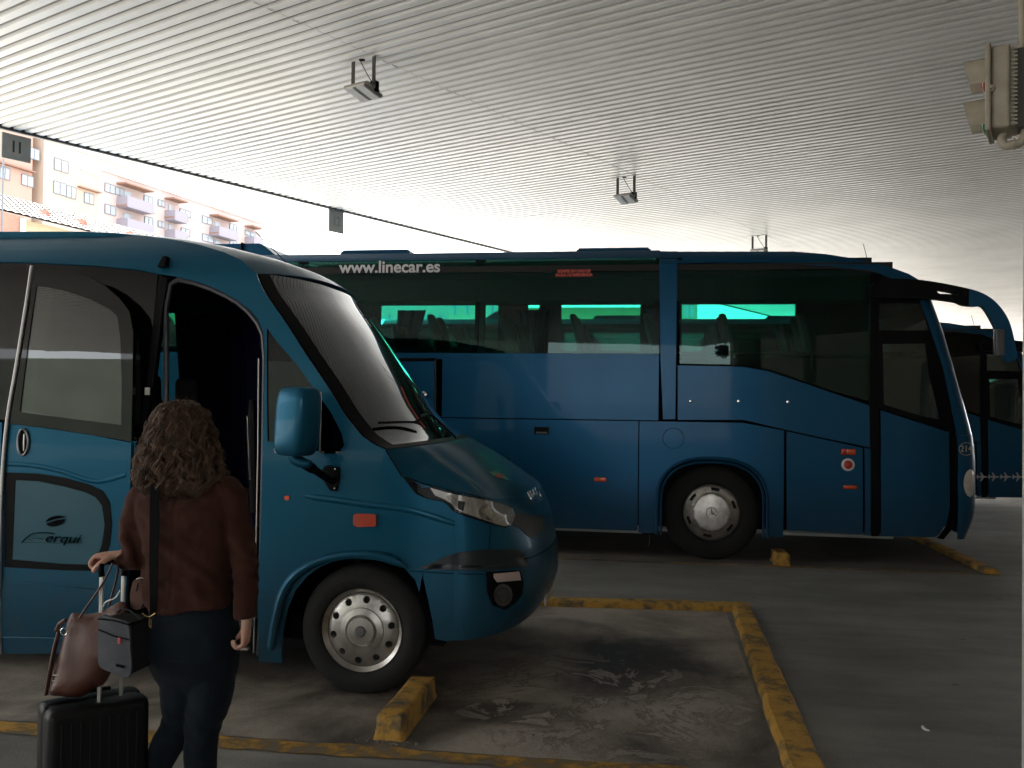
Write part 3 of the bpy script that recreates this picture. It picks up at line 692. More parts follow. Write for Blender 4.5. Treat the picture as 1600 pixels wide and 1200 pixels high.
# tiled low building in front
TA = Vector((-28, 30, 0)); TP = mkF(TA)
lo = thing('tiled_building', 'low yellow walled building with a pale tiled roof in front of the apartments', 'building', tuple(TA+FD*8))
zrg = TP(0, 304)[1]; 
TB = TA+FN*5.0; EP = mkF(TB); zev = EP(20, 333)[1]; s0, s1 = -30, TP(235, 365)[0]+14
TILE = mat('pale_roof_tiles', (.30, .28, .265), .7, c2=(.42, .395, .375), scale=3)
bm = NB(); nrow = 11; ncol = 170
for r in range(nrow):
    t0, t1 = r/nrow, (r+1)/nrow
    prev = None
    for k in range(ncol*4+1):
        sx = lerp(s0, s1, k/(ncol*4)); hb = .035*abs(math.sin(k*math.pi/4))
        a = bm.verts.new(TA+FD*sx+FN*(5.0*t0)+Vector((0, 0, lerp(zrg, zev, t0)+hb-.0))); b = bm.verts.new(TA+FD*sx+FN*(5.0*t1+.06)+Vector((0, 0, lerp(zrg, zev, t1)+hb+.035)))
        if prev: bm.faces.new((prev[0], a, b, prev[1]))
        prev = (a, b)
v = [bm.verts.new(TA+FD*a+FN*o_+Vector((0, 0, zz-.03))) for a, o_, zz in ((s0, 0, zrg), (s1, 0, zrg), (s1, 5.05, zev), (s0, 5.05, zev))]; bm.faces.new(v)
obj('roof', bm, TILE, lo, smooth=False)
fo('wall', [(s0, s1, -5, 4.6, 0, zev-.05)], mat('yellow_render', (.40, .345, .23), .85, c2=(.44, .38, .26), scale=1), lo, A=TA)
for px_, py_ in ((70, 336), (129, 343), (204, 364)):
    q = onplane(px_, py_, TA+FN*3.5, FN); s_ = (q-TA).dot(FD); zz = lerp(zrg, zev, .7)
    bm = NB(); v = [bm.verts.new(TA+FD*(s_+a)+FN*(3.5+b)+Vector((0, 0, zz+c))) for a, b, c in ((-.16, .15, -.02), (.16, .15, -.02), (0, .15, .24), (-.16, -.3, .1), (.16, -.3, .1), (0, -.3, .26))]
    for f in ((0, 1, 2), (0, 2, 5, 3), (1, 4, 5, 2), (3, 5, 4)): bm.faces.new([v[i] for i in f])
    obj('roof_vent', bm, mat('red_tile', (.5, .12, .08), .7), lo, smooth=False)
q = EP(5, 330); BRK = mat('red_brick', (.28, .15, .11), .85, c2=(.33, .19, .14), scale=9)
fo('gable', [(q[0]-3, EP(17, 340)[0], 4.2, 5.6, 0, EP(8, 338)[1])], BRK, lo, A=TA)
fo('downpipe', [(EP(10, 345)[0], EP(12.5, 345)[0], 5.62, 5.8, 0, EP(8, 342)[1])], mat('white_pipe', (.8, .8, .78), .5), lo, A=TA)
# aerial beside the tiled roof
p = ony(5, 262, 28); bm = NB(); tube(bm, [(p.x, 28, 0.05), (p.x, 28, p.z+.3)], .03, 6); tube(bm, [(p.x-.3, 28, p.z), (p.x+.3, 28, p.z)], .015, 6)
tag(obj('radio_mast', bm, FRAME), 'thin dark mast rising under the number 11 sign', 'mast')
# buildings seen through the coach windows
def block(name, label, x0p, x1p, ytop, Y, m, nwin, rows, depth=12, roof=None):
    a = ony(x0p, ytop, Y); b = ony(x1p, ytop, Y); t = thing(name, label, 'building', (a.x, Y, 0))
    bxo('wall', (a.x, b.x, Y, Y+depth, 0, a.z), m, t)
    for r in range(rows):
        for k in range(nwin):
            cx = lerp(a.x, b.x, (k+.5)/nwin); zz = a.z-1.3-r*2.9; ww = (b.x-a.x)/nwin*.28
            wn = bxo('window', (cx-ww, cx+ww, Y-.06, Y-.01, zz-1.3, zz), PANE, t)
            bxo('frame', (cx-.06, cx+.06, Y-.09, Y-.062, zz-1.3, zz), FRAME, t).parent = wn
    if roof:
        bm = NB(); v = [bm.verts.new(q) for q in ((a.x-.6, Y-.6, a.z), (b.x+.6, Y-.6, a.z), (b.x+.6, Y+depth/2, a.z+roof), (a.x-.6, Y+depth/2, a.z+roof))]; bm.faces.new(v); obj('roof', bm, TILE, t, smooth=False)
    return t
block('office_block', 'cream apartment block glimpsed through the coach windows behind the minibus windscreen', 560, 700, 430, 95, CREAM, 7, 7)
block('office_block', 'peach block with bay windows glimpsed through the coach windows at the pillar', 702, 800, 445, 80, PEACH, 5, 5)
block('warehouse', 'low ochre roofed hall glimpsed through the second coach window', 826, 1030, 482, 60, mat('ochre_render', (.34, .27, .15), .85), 6, 1, roof=1.6)
block('office_block', 'pale block behind the low ochre hall seen through the coach windows', 790, 1090, 462, 110, mat('tan_render', (.36, .31, .25), .85), 12, 4)

# ================================================================== LARGE COACH
YC = 10.31
def coff(x, z):
    o = 0
    if z > 2.1: o += .05*((z-2.1)/1.2)**2
    if z > 3.22: o += .16*((z-3.22)/.18)**2
    if z < .8: o += .03*((.8-z)/.5)**2
    if x > 2.75: o += .22*((x-2.75)/.6)**2
    return o
def build_coach():
    root = thing('touring_coach', 'large dark blue touring coach with tinted windows parked behind the minibus', 'coach', (0, YC, 0))
    S = lambda x, y: onside(x, y, YC, coff)
    SP = lambda pts: [S(*p) for p in pts]
    XR = -8.55; W = 2.55; YCT = YC+W/2
    def pan(name, pts, m=PAINT_C, holes=(), r=0, th=.014, out=0, par=None, g=.12):
        o = SP(pts) if isinstance(pts, list) and abs(pts[0][0]) > 20 else pts
        if r: o = rnd(o, r)
        return panel(name, o, [SP(h) if abs(h[0][0]) > 20 else h for h in holes], YC, coff, m, par or root, th, out, g)
    zb = S(900, 826)[1]; zmid = S(850, 655)[1]; zsill = S(850, 552)[1]; zt = S(800, 405)[1]; ztop = S(700, 395)[1]
    x1030 = S(1031, 500)[0]; x1058 = S(1058, 500)[0]
    gp = .006
    # dark inner shell behind the panels + chassis
    bxo('chassis', (XR+.05, 3.0, YC+.17, YC+W-.06, .34, zsill-.03), MATTE, root)
    # cut the shell for the wheel : the well is dark already, so a dark well ring only
    # --- side panels
    wc = S(1113, 805); wc = (wc[0], .52); 
    # lower panels
    doors = [(XR, -6.9), (-6.9, -5.5), (-5.5, -4.05), (-4.05, S(690, 700)[0]-1.1), (S(690, 700)[0]-1.1, S(690, 700)[0]), (S(690, 700)[0], S(998, 700)[0])]
    rw = (-5.05, .52)
    def arch(cx, cz, rx, rz, x0, x1, z0, z1):
        pts = [(x0, z0), (cx-rx, z0)]
        for k in range(25):
            t = math.pi-math.pi*k/24; c, s_ = math.cos(t), math.sin(t)
            pts.append((cx+rx*math.copysign(abs(c)**.8, c), max(z0, cz)+ (rz)*abs(s_)**.8))
        pts += [(cx+rx, z0), (x1, z0), (x1, z1), (x0, z1)]
        return pts
    for i, (a, b) in enumerate(doors):
        if i == 2: a, b = -5.85, -4.2
        if i == 1: b = -5.85
        if i == 3: a = -4.2
        pts = [(a+gp, zb), (b-gp, zb), (b-gp, zmid-gp), (a+gp, zmid-gp)]
        if i == 2: pts = arch(rw[0], .55, .64, .58, a+gp, b-gp, zb, zmid-gp)
        o = pan('luggage_door' if i != 2 else 'wheel_arch_panel', pts, par=root, r=0)
        if i == 5:
            h = SP([(835, 667), (858, 667), (858, 679), (835, 679)]); hx0, hx1, hz0, hz1 = h[0][0], h[1][0], h[2][1], h[0][1]
            a_ = bxo('handle', (hx0, hx1, YC-.012, YC+.02, hz0, hz1), BLACK, root); a_.parent = o
            a_ = bxo('handle_lip', (hx0+.02, hx1-.02, YC-.016, YC-.0125, hz0+.01, hz0+.03), GREYPL, root); a_.parent = o
    xa, xb = S(998, 700)[0], S(1226, 700)[0]
    cxw = S(1112, 800)[0]
    ap_ = arch(cxw, .62, S(1199, 800)[0]-cxw, S(1112, 716)[1]-.62, xa+gp, xb-gp, zb-.02, zmid-gp)
    # clip upper right corner along the sloping seam
    ap_[-2] = (xb-gp, S(1226, 672)[1]-gp); ap_.insert(-1, (S(1160, 658)[0], zmid-gp))
    pan('wheel_arch_panel', ap_)
    bm = NB(); R1 = S(1199, 800)[0]-cxw; RZ = S(1112, 716)[1]-.62
    for (kk, rr_, ro) in ((0, .018, .0), (1, .013, .042)):
        arc = [Vector((cxw-R1+ro, YC-.008, zb-.03))]
        for k in range(31):
            t = math.pi-math.pi*k/30; c, s_ = math.cos(t), math.sin(t); arc.append(Vector((cxw+(R1-ro)*math.copysign(abs(c)**.8, c), YC-.010, .62+(RZ-ro)*abs(s_)**.8)))
        arc.append(Vector((cxw+R1-ro, YC-.008, zb-.03))); tube(bm, arc, rr_, 8)
    obj('wheel_arch_lip', bm, PAINT_C, root)
    # round fuel flap ring
    bm = NB(); c = S(1052, 685); tube(bm, [Vector((c[0]+.113*math.cos(t*math.pi/18), YC-.001, c[1]+.113*math.sin(t*math.pi/18))) for t in range(37)], .0028, 5); obj('filler_flap', bm, BLACK, root)
    fp = [(1229, 674), (1348, 700), (1348, 835), (1229, 829)]
    pan('front_locker_door', fp)
    pan('sill_panel', [(1351, 700), (1360, 702), (1360, 837), (1351, 836)])
    # middle band
    xr = S(690, 600)[0]
    mid0 = [(XR+.02, zmid+gp), (S(682, 600)[0], zmid+gp), (S(682, 600)[0], zsill-gp), (XR+.02, zsill-gp)]
    pan('side_panel', mid0)
    d = pan('emergency_door', [(600, 563), (679, 563), (679, 651), (600, 651)], out=.012, r=.02)
    bm = NB()
    pts = SP([(598, 651), (598, 562), (682, 562), (682, 651)])
    for (a, b) in zip(pts, pts[1:]): tube(bm, [Vector((a[0], YC-.004, a[1])), Vector((b[0], YC-.004, b[1]))], .022, 8)
    a_ = obj('door_seal', bm, BLACK, root); a_.parent = d
    c = S(663, 617); bm = NB(); lathe(bm, [(.045, -.014), (.04, -.03), (.02, -.035), (.001, -.035)], (c[0], YC, c[1]), 'y', 24); a_ = obj('handle', bm, CHROME, root); a_.parent = d
    pan('side_panel', [(xr+gp, zmid+gp), (x1030-gp, zmid+gp), (x1030-gp, zsill-gp), (xr+gp, zsill-gp)])
    bm = fill2d([(XR, zsill-.004), (x1030-gp, zsill-.004), (x1030-gp, zsill+.028), (XR, zsill+.028)])
    bm.free()
    pan('waist_rail', [(XR+.02, zsill-.07), (x1030-gp, zsill-.07), (x1030-gp, zsill-.004), (XR+.02, zsill-.004)], out=.006)
    pan('front_side_panel', [(1059, 656), (1059, 571), (1160, 573), (1200, 580), (1260, 600), (1359, 634), (1359, 699), (1290, 685), (1226, 671), (1162, 656)], out=.004)
    for px_, py_ in ((1079, 627), (1154, 627), (1231, 628)):
        c = S(px_, py_); bm = NB(); lathe(bm, [(.018, -.006), (.016, -.014), (.001, -.016)], (c[0], YC, c[1]), 'y', 16); obj('lock', bm, CHROME, root)
    pan('roof_pillar', [(1030, 393), (1058, 393), (1057, 500), (1055, 655), (1036, 655), (1032, 560)], out=.022, th=.03)
    # --- glass band
    wl = S(748, 480)[0]
    wins = [(XR+.25, -6.2), (-6.185, wl-1.62*1.02), (wl-1.62*1.02+.015, wl-.006), (wl+.006, x1030-.004)]
    wins = [(XR+.25, -6.3), (-6.285, -4.1), (-4.085, wl-.007), (wl+.007, x1030-.004)]
    for a, b in wins: pan('side_window', [(a, zsill), (b, zsill), (b, zt), (a, zt)], GL_COACH, th=.006)
    pan('side_window', [(1061, 415), (1120, 413), (1200, 413), (1300, 419), (1362, 426), (1358, 628), (1260, 597), (1205, 578), (1160, 570), (1062, 568)], GL_COACH, th=.006)
    # interior side lining: dark masks behind the glass (top blind and pillars)
    def inner(b, name='interior_lining', m=MATTE): return bxo(name, b, m, root)
    zr0 = S(800, 466)[1]
    for yy in (YC+.03, YC+W-.05):
        pass
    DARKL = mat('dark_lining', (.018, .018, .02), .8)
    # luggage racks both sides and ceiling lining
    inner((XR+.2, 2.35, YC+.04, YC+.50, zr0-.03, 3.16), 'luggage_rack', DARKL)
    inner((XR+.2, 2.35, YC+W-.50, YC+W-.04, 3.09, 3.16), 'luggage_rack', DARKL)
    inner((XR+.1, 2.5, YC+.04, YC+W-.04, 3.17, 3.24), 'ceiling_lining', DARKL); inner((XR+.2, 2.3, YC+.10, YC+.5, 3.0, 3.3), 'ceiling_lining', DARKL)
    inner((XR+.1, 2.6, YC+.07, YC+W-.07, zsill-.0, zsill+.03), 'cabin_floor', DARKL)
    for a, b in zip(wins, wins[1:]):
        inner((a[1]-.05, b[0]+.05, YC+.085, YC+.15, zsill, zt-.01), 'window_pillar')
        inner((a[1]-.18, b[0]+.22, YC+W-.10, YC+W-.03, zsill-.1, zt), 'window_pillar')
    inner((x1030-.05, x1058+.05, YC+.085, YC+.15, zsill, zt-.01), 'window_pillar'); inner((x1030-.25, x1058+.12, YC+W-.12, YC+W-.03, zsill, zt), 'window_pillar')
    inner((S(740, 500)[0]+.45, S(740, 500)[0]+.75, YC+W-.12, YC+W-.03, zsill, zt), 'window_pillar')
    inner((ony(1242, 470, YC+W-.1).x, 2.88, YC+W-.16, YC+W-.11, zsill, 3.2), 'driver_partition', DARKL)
    # curtains on the far side windows (slanted edges)
    for xc_, dr in ((S(575, 480)[0]+.0, 1), (S(815, 480)[0], 1), (S(770, 480)[0], -1), (S(1020, 480)[0], -1)):
        bm = NB(); n = 10
        top = .30; bot = .08; rows = []
        for k in range(n+1):
            t = k/n; yy = YC+W-.16+.018*math.sin(k*2.3)
            rows.append((bm.verts.new((xc_-dr*(.32-.42*t), yy, zr0+.1)), bm.verts.new((xc_-dr*(.32-.20*t), yy, zsill-.1))))
        for r0, r1 in zip(rows, rows[1:]): bm.faces.new((r0[0], r1[0], r1[1], r0[1]))
        solid(obj('curtain', bm, CURTAIN, root), .006)
    # seats
    seat_x = [XR+1.0+.84*k for k in range(12)]
    def seat(x, y, zf):
        bm = NB(); rows = []
        H0 = zf+.38; prof = [(0, .0, .22), (.02, .25, .235), (-.02, .5, .23), (-.06, .66, .20), (-.09, .74, .15), (-.10, .80, .06)]
        for dx, dz, hw in prof: rows.append([bm.verts.new((x+dx-.05, y-hw, H0+dz)), bm.verts.new((x+dx+.045, y-hw*.9, H0+dz)), bm.verts.new((x+dx+.045, y+hw*.9, H0+dz)), bm.verts.new((x+dx-.05, y+hw, H0+dz))])
        for r0, r1 in zip(rows, rows[1:]):
            for k in range(4): bm.faces.new((r0[k], r0[(k+1) % 4], r1[(k+1) % 4], r1[k]))
        bm.faces.new(rows[0]); bm.faces.new(rows[-1])
        o = obj('seat', bm, SEATM, root); mo = o.modifiers.new('round', 'SUBSURF'); mo.levels = mo.render_levels = 2
    for x in seat_x:
        for y in (YC+.36, YC+.80, YC+W-.80, YC+W-.36):
            if x < 2.0: seat(x, y, zsill-.70)
    # driver area bits seen through the door glass
    bxo('dashboard', (2.55, 3.02, YC+.75, YC+W-.2, 1.1, 1.45), mat('dash_grey', (.09, .09, .085), .7, c2=(.16, .15, .14), scale=4), root, bev=.05)
    bm = NB(); c = Vector((2.48, YC+1.95, 1.55)); ax = Matrix.Rotation(R_(-62), 4, 'Y')
    tube(bm, [c+ax @ Vector((.22*math.cos(t*math.pi/12), .22*math.sin(t*math.pi/12), 0)) for t in range(25)], .014, 8); tube(bm, [c+ax @ Vector((-.2, 0, 0)), c+ax @ Vector((.2, 0, 0))], .012, 6); obj('steering_wheel', bm, BLACK, root)
    # --- upper cove
    crn = SP([(1058, 393), (1058, 412), (1120, 410), (1200, 410), (1300, 416), (1362, 423), (1395, 435), (1438, 462), (1452, 470), (1440, 440), (1420, 428), (1390, 417), (1340, 405), (1290, 397), (1240, 393)])
    pan('roof_side_front', crn, out=.004)
    pan('roof_side_rear', [(XR, zt+.004), (x1030-.002, zt+.004), (x1030-.002, ztop), (XR, ztop)])
    # roof skin
    tab = [(XR, ztop)] + [S(*q) for q in ((1030, 394), (1240, 394), (1290, 398), (1340, 406), (1390, 418), (1420, 429), (1440, 441), (1452, 471))]
    xmax = tab[-1][0]
    def roofP(u, v):
        x = lerp(XR, xmax, u**.8); zt_ = interp(tab, x); a = abs(2*v-1); o_ = coff(x, zt_)
        y = YC+o_ + (W-2*o_)*v
        lift = .05*(1-a**4)*(1 if x < 2 else max(.0, 1-(x-2)/1.3)+.25)
        fx = .25*(1-a**2.2)*max(0, (x-2)/1.1) if x > 2 else 0
        return (x+fx, y, zt_+lift)
    grid_surf(roofP, 60, 25, 'roof', PAINT_C, root, flip=False)
    # roof hatches and air conditioning pod
    def pod(name, x0, x1, y0, y1, z0, z1, tap=.1):
        bm = NB(); box(bm, x0, x1, y0, y1, z0, z1)
        for v in bm.verts:
            if v.co.z > (z0+z1)/2: v.co.x += tap if v.co.x < (x0+x1)/2 else -tap; v.co.y += .05 if v.co.y < (y0+y1)/2 else -.05
        bmesh.ops.bevel(bm, geom=bm.edges[:], offset=.02, segments=3, affect='EDGES'); return obj(name, bm, PAINT_C, root)
    for a_, b_ in (((897, 389), (1020, 389)), ((527, 392), (641, 392))):
        q0 = ony(*a_, YC+.55); q1 = ony(*b_, YC+.55); pod('roof_hatch', q0.x, q1.x, YC+.55, YC+1.6, 3.35, q0.z+.02, .03)
    q0 = ony(316, 380, YC+.4); q1 = ony(455, 380, YC+.4); pod('air_conditioner', q0.x-.4, q1.x, YC+.4, YC+2.1, 3.3, q0.z, .42)
    bxo('pod_seam', (ony(376, 380, YC+.4).x, ony(378, 380, YC+.4).x, YC+.405, YC+2, 3.3, q0.z+.003), MATTE, root)
    # --- black uprights, front door, door glass
    pan('door_post', [(1359, 426), (1371, 428), (1373, 639), (1374, 838), (1361, 838), (1360, 700), (1358, 628)], BLACK, out=.006)
    surround = [(1371, 428), (1400, 440), (1438, 464), (1440, 473), (1456, 523), (1472, 572), (1484, 625), (1491, 672), (1484, 674), (1373, 638)]
    g1 = [(1379, 538), (1445, 537), (1451, 584), (1466, 640), (1471, 657), (1440, 650), (1381, 632)]
    g2 = [(1367+7, 474), (1436, 472), (1451, 517), (1374, 516)]
    pan('door_frame', surround, BLACK, holes=[g1, g2], out=.008)
    pan('door_window', [(1377, 536), (1447, 535), (1453, 584), (1474, 660), (1440, 653), (1379, 634)], GL_CLEAR, th=.005)
    pan('quarter_window', [(1372, 472), (1438, 470), (1453, 519), (1372, 518)], GL_CLEAR, th=.005)
    pan('front_door', [(1376, 641), (1483, 676), (1484, 790), (1480, 815), (1468, 834), (1462, 839), (1376, 838)])
    pan('door_seal_strip', [(1485, 676), (1492, 673), (1495, 700), (1495, 800), (1488, 826), (1474, 843), (1464, 841), (1480, 822), (1486, 795)], BLACK, out=.006)
    # --- front shell (corner + front)
    left = [(1496, 843), (1496, 800), (1496, 700), (1493, 672), (1472, 571), (1456, 523), (1438, 472), (1436, 464)]
    right = [(1505, 840), (1524, 810), (1528, 790), (1528, 726), (1523, 683), (1507, 633), (1489.6, 584), (1472, 523), (1453, 472), (1449, 464)]
    L = sorted([(S(*q)[1], S(*q)[0]) for q in left]); Rr = sorted([(ony(*q, YC+.30).z, ony(*q, YC+.30).x) for q in right])
    L[0] = (L[1][0]-.6, L[0][1])
    z0, z1 = S(1496, 842)[1], L[-1][0]
    def Psh(zz, th):
        xs = interp(L, zz); xn = interp(Rr, zz)+.05; o_ = coff(xs, zz); Wd = YCT-(YC+o_)
        e = 2/2.8; sgn = 1 if math.sin(th) >= 0 else -1
        y = YCT - Wd*sgn*abs(math.sin(th))**e; x = xs + (xn-xs)*max(0, math.cos(th))**e
        return Vector((x, y, zz))
    zw = S(1523, 683)[1]+.02
    def shell(name, za, zb_, ta, tb, m, n=16, k=30, out=0.0, th=.012):
        def P(u, v):
            t = lerp(ta, tb, v); q = Psh(lerp(za, zb_, u), t)
            if out: q += Vector((math.cos(t), -math.sin(t), 0))*out
            return q
        return grid_surf(P, n, k, name, m, root, th)
    H = math.pi/2
    shell('front_panel', z0, zw, H, -H, PAINT_C, 20, 61)
    shell('windscreen_pillar', zw+.004, z1, H, R_(62), PAINT_C, 20, 12)
    shell('windscreen_pillar', zw+.004, z1, -R_(62), -H, PAINT_C, 20, 12)
    shell('windscreen', zw+.004, z1, R_(61.5), -R_(61.5), GL_CLEAR, 20, 40)
    # headlamp on the corner
    c = ony(1520, 754, YC+.24); hz = c.z; hh = .15
    def PH(u, v):
        zz = hz+(u-.5)*2*hh; wdt = math.sqrt(max(0, 1-((u-.5)*2)**2)); t = R_(74)+ (v-.5)*2*R_(11)*wdt; q = Psh(zz, t)
        tg = (Psh(zz, t-.03)-Psh(zz, t+.03)).normalized(); return q+Vector((tg.y, -tg.x, 0))*(.016+.012*math.cos((v-.5)*3)*wdt)
    hl = grid_surf(PH, 14, 12, 'headlight', mat('headlamp_pearl', (.62, .56, .50), .12, .3, coat=1, c2=(.8, .74, .68), scale=14), root)
    solid(hl, .01)
    # number 214 in a ring on the nose corner
    c = S(1506, 701)
    q = Psh(ony(1512, 700, YC+.1).z, R_(82)); 
    text('214', .085, (S(1509, 701)[0]+.01, YC+coff(*S(1509, 701))-.012, S(1512, 701)[1]), mat('gilt_number', (.42, .38, .28), .5), root, rot=Matrix.Rotation(R_(16), 4, 'Z') @ Matrix.Rotation(R_(90), 4, 'X'), name='fleet_number') if False else None
    qc = S(1512, 701); q1 = Psh(qc[1], R_(81)); tg = (Psh(qc[1], R_(76))-Psh(qc[1], R_(86))).normalized(); nn = Vector((tg.y, -tg.x, 0)); M = Matrix.Translation(q1+nn*.019) @ Matrix((tg, Vector((0, 0, 1)), nn)).transposed().to_4x4()
    GM = mat('gilt_number', (.55, .50, .38), .5)
    n_ = text('214', .095, (0, 0, 0), GM, root, rot=M, name='fleet_number')
    bm = NB(); tube(bm, [M @ Vector((.085*math.cos(t*math.pi/16), .066*math.sin(t*math.pi/16), 0)) for t in range(33)], .003, 5); a_ = obj('number_ring', bm, GM, root); a_.parent = n_
    # --- lamps on the side
    def lens(px_, py_, w_, h_, m, name='side_marker'):
        c = S(px_, py_); bm = NB(); box(bm, c[0]-w_/2, c[0]+w_/2, YC+coff(*c)-.018, YC+coff(*c)-.001, c[1]-h_/2, c[1]+h_/2, bev=min(h_*.45, .014)); return obj(name, bm, m, root)
    lens(938, 749, .135, .048, ORANGE); lens(1328, 761, .14, .042, ORANGE)
    lens(1329, 706, .10, .062, ORANGE, 'indicator'); lens(1318, 706, .055, .07, REDL, 'indicator_base')
    c = S(1325, 726); bm = NB(); lathe(bm, [(.068, -.001), (.066, -.012), (.046, -.018), (.044, -.013)], (c[0], YC+coff(*c), c[1]), 'y', 32, closed=True); rg = obj('sticker_ring', bm, WHITEPL, root)
    bm = NB(); lathe(bm, [(.044, -.012), (.03, -.02), (.001, -.024)], (c[0], YC+coff(*c), c[1]), 'y', 32); obj('reflector', bm, REDL, root).parent = rg
    # --- wheels, pale rail under the body
    wheel(root, (cxw, YC+.06, .52), .52, .305, .3, 'trim'); wheel(root, (rw[0], YC+.06, .52), .52, .275, .55, 'trim')
    for yy in (YC+W-.06-.3,):
        for xx in (cxw, rw[0]):
            bm = NB(); lathe(bm, [(.27, 0), (.5, 0), (.52, .05), (.52, .25), (.5, .3), (.27, .3)], (xx, yy, .52), 'y', 40); obj('far_tyre', bm, RUBBER, root)
    RAIL = mat('pale_rail', (.42, .45, .44), .5)
    bm = NB(); q0 = S(862, 824); q1 = S(1003, 830)
    tube(bm, [Vector((XR+.4, YC+.15, q0[1]-.0)), Vector((q1[0], YC+.15, q1[1]-.02))], .022, 8); q0 = S(1222, 834); q1 = S(1400, 841)
    tube(bm, [Vector((q0[0], YC+.15, q0[1]-.015)), Vector((q1[0], YC+.15, q1[1]-.01))], .016, 8); tube(bm, [Vector((S(1015, 832)[0], YC+.2, .31)), Vector((S(1045, 832)[0], YC+.2, .31))], .03, 8)
    obj('skirt_rail', bm, RAIL, root)
    c = S(1015, 835); bm = NB(); tube(bm, [Vector((c[0], YC+.05, c[1]+.02)), Vector((c[0]+.004, YC+.05, c[1]-.06)), Vector((c[0]-.008, YC+.05, c[1]-.13))], [.006, .02, .003], 8, flat=.2); obj('mud_strip', bm, GREYPL, root)
    bxo('rear_wall', (XR-.02, XR+.06, YC+.02, YC+W-.02, .4, 3.38), PAINT_C, root)
    # far side
    F0 = YC+W
    bxo('far_side_lower', (XR, 3.0, F0-.03, F0, .35, zsill), PAINT_C, root); bxo('far_side_upper', (XR, 2.6, F0-.06, F0-.02, zt, 3.36), PAINT_C, root)
    bxo('far_side_glass', (XR+.2, 2.9, F0-.02, F0-.014, zsill+.002, zt-.002), GL_COACH, root)
    # --- mirror arm
    arm = [(1362, 446), (1385, 436), (1440, 438), (1500, 449), (1533, 459), (1556, 476), (1573, 502), (1582, 535), (1585, 558), (1576, 566), (1568, 563), (1562, 545), (1556, 520), (1547, 500), (1534, 480), (1520, 479), (1503, 477), (1490, 472), (1450, 467), (1400, 466), (1366, 464)]
    slot = [(1464, 454), (1480, 456), (1495, 460), (1480, 460), (1466, 459)]
    Ym = YC-.12
    O = [(ony(*q, Ym).x, ony(*q, Ym).z) for q in arm]; O = [tuple(v)[:2] for v in cr([(a, b, 0) for a, b in O], 4, True)]
    Sl = [(ony(*q, Ym).x, ony(*q, Ym).z) for q in slot]; Sl = [tuple(v)[:2] for v in cr([(a, b, 0) for a, b in Sl], 4, True)]
    xm = ony(1540, 480, Ym).x
    bm = fill2d(O, [Sl], .05, .05)
    for v in bm.verts: v.co.y = Ym + (-.05*max(0, (v.co.x-2.3))**1.0)
    for f in bm.faces: f.material_index = 1 if f.calc_center_median().x < ony(1512, 450, Ym).x else 0
    face_dir(bm, Vector((0, -1, 0))); ma = obj('mirror_arm', bm, [PAINT_C, BLACK], root, norm=False, angle=80)
    s_ = solid(ma, .11, -1); bv = ma.modifiers.new('bevel', 'BEVEL'); bv.width = .035; bv.segments = 4; bv.limit_method = 'ANGLE'; bv.angle_limit = R_(50)
    mh = bxo('mirror_glass', (ony(1554, 520, Ym).x-.01, ony(1566, 520, Ym).x, Ym-.08, Ym+.02, ony(1560, 556, Ym).z, ony(1560, 515, Ym).z), mat('mirror', (.10, .11, .12), .1, 0), root, bev=.01); mh.parent = ma
    # lettering
    c = S(609, 418); text('www.linecar.es', .19, (c[0], YC+coff(*c)-.012, c[1]), mat('white_vinyl', (.70, .70, .72), .6), root, sx=1.03, bold=.004, name='web_address')
    c = S(897, 427); text('ROMPER EN CASO DE\nSALIDA DE EMERGENCIA', .043, (c[0], YC+coff(*c)-.012, c[1]), mat('red_vinyl', (.62, .10, .07), .5), root, name='emergency_text', bold=.003, sx=.86)
    # aerials
    bm = NB(); a = ony(1360, 410, YC+.6); b = ony(1349, 381, YC+.6); tube(bm, [(a.x, YC+.6, a.z-.1), (b.x, YC+.6, b.z)], .004, 5); obj('aerial', bm, BLACK, root)
    # dashboard backing so that the nose reads solid
    bxo('nose_shell_core', (2.9, 3.1, YC+.4, YC+W-.4, .5, 1.2), MATTE, root)
    return root
coach = build_coach()
c3 = dup(coach, (2.78, 15.45, 0), 'dark coach with a row of white plane shapes on its door, at the right edge')
c3.scale = (1, 1, .905)
for ch in list(c3.children):
    if ch.name.split('.')[0] in ('web_address', 'emergency_text', 'fleet_number', 'sticker_ring'):
        for g in list(ch.children): bpy.data.objects.remove(g)
        bpy.data.objects.remove(ch)
for ch in c3.children:
    if ch.name.split('.')[0] == 'side_window': ch.data = ch.data.copy(); ch.data.materials[0] = GL_DARK
# plane decals on its door
PLM = mat('white_decal', (.45, .45, .45), .6)
for px_ in (1534, 1552, 1571, 1590, 1609):
    q = ony(px_, 745, 15.43); k = .085
    outl = [(-1, .06), (-.9, .1), (-.85, .42), (-.72, .42), (-.55, .13), (-.05, .16), (-.3, .8), (-.1, .8), (.35, .16), (.8, .13), (1, 0)]
    outl = outl + [(a, -b) for a, b in outl[::-1][1:]]
    bm = fill2d([(q.x+a*k, q.z+b*k) for a, b in outl])
    for v in bm.verts: v.co.y = 15.425
    face_dir(bm, Vector((0, -1, 0))); o = obj('plane_decal', bm, PLM, None, norm=False)
    me = o.data; me.transform(Matrix.Translation(-Vector(c3.location))); o.parent = c3
    for v in me.vertices: v.co.z /= .905

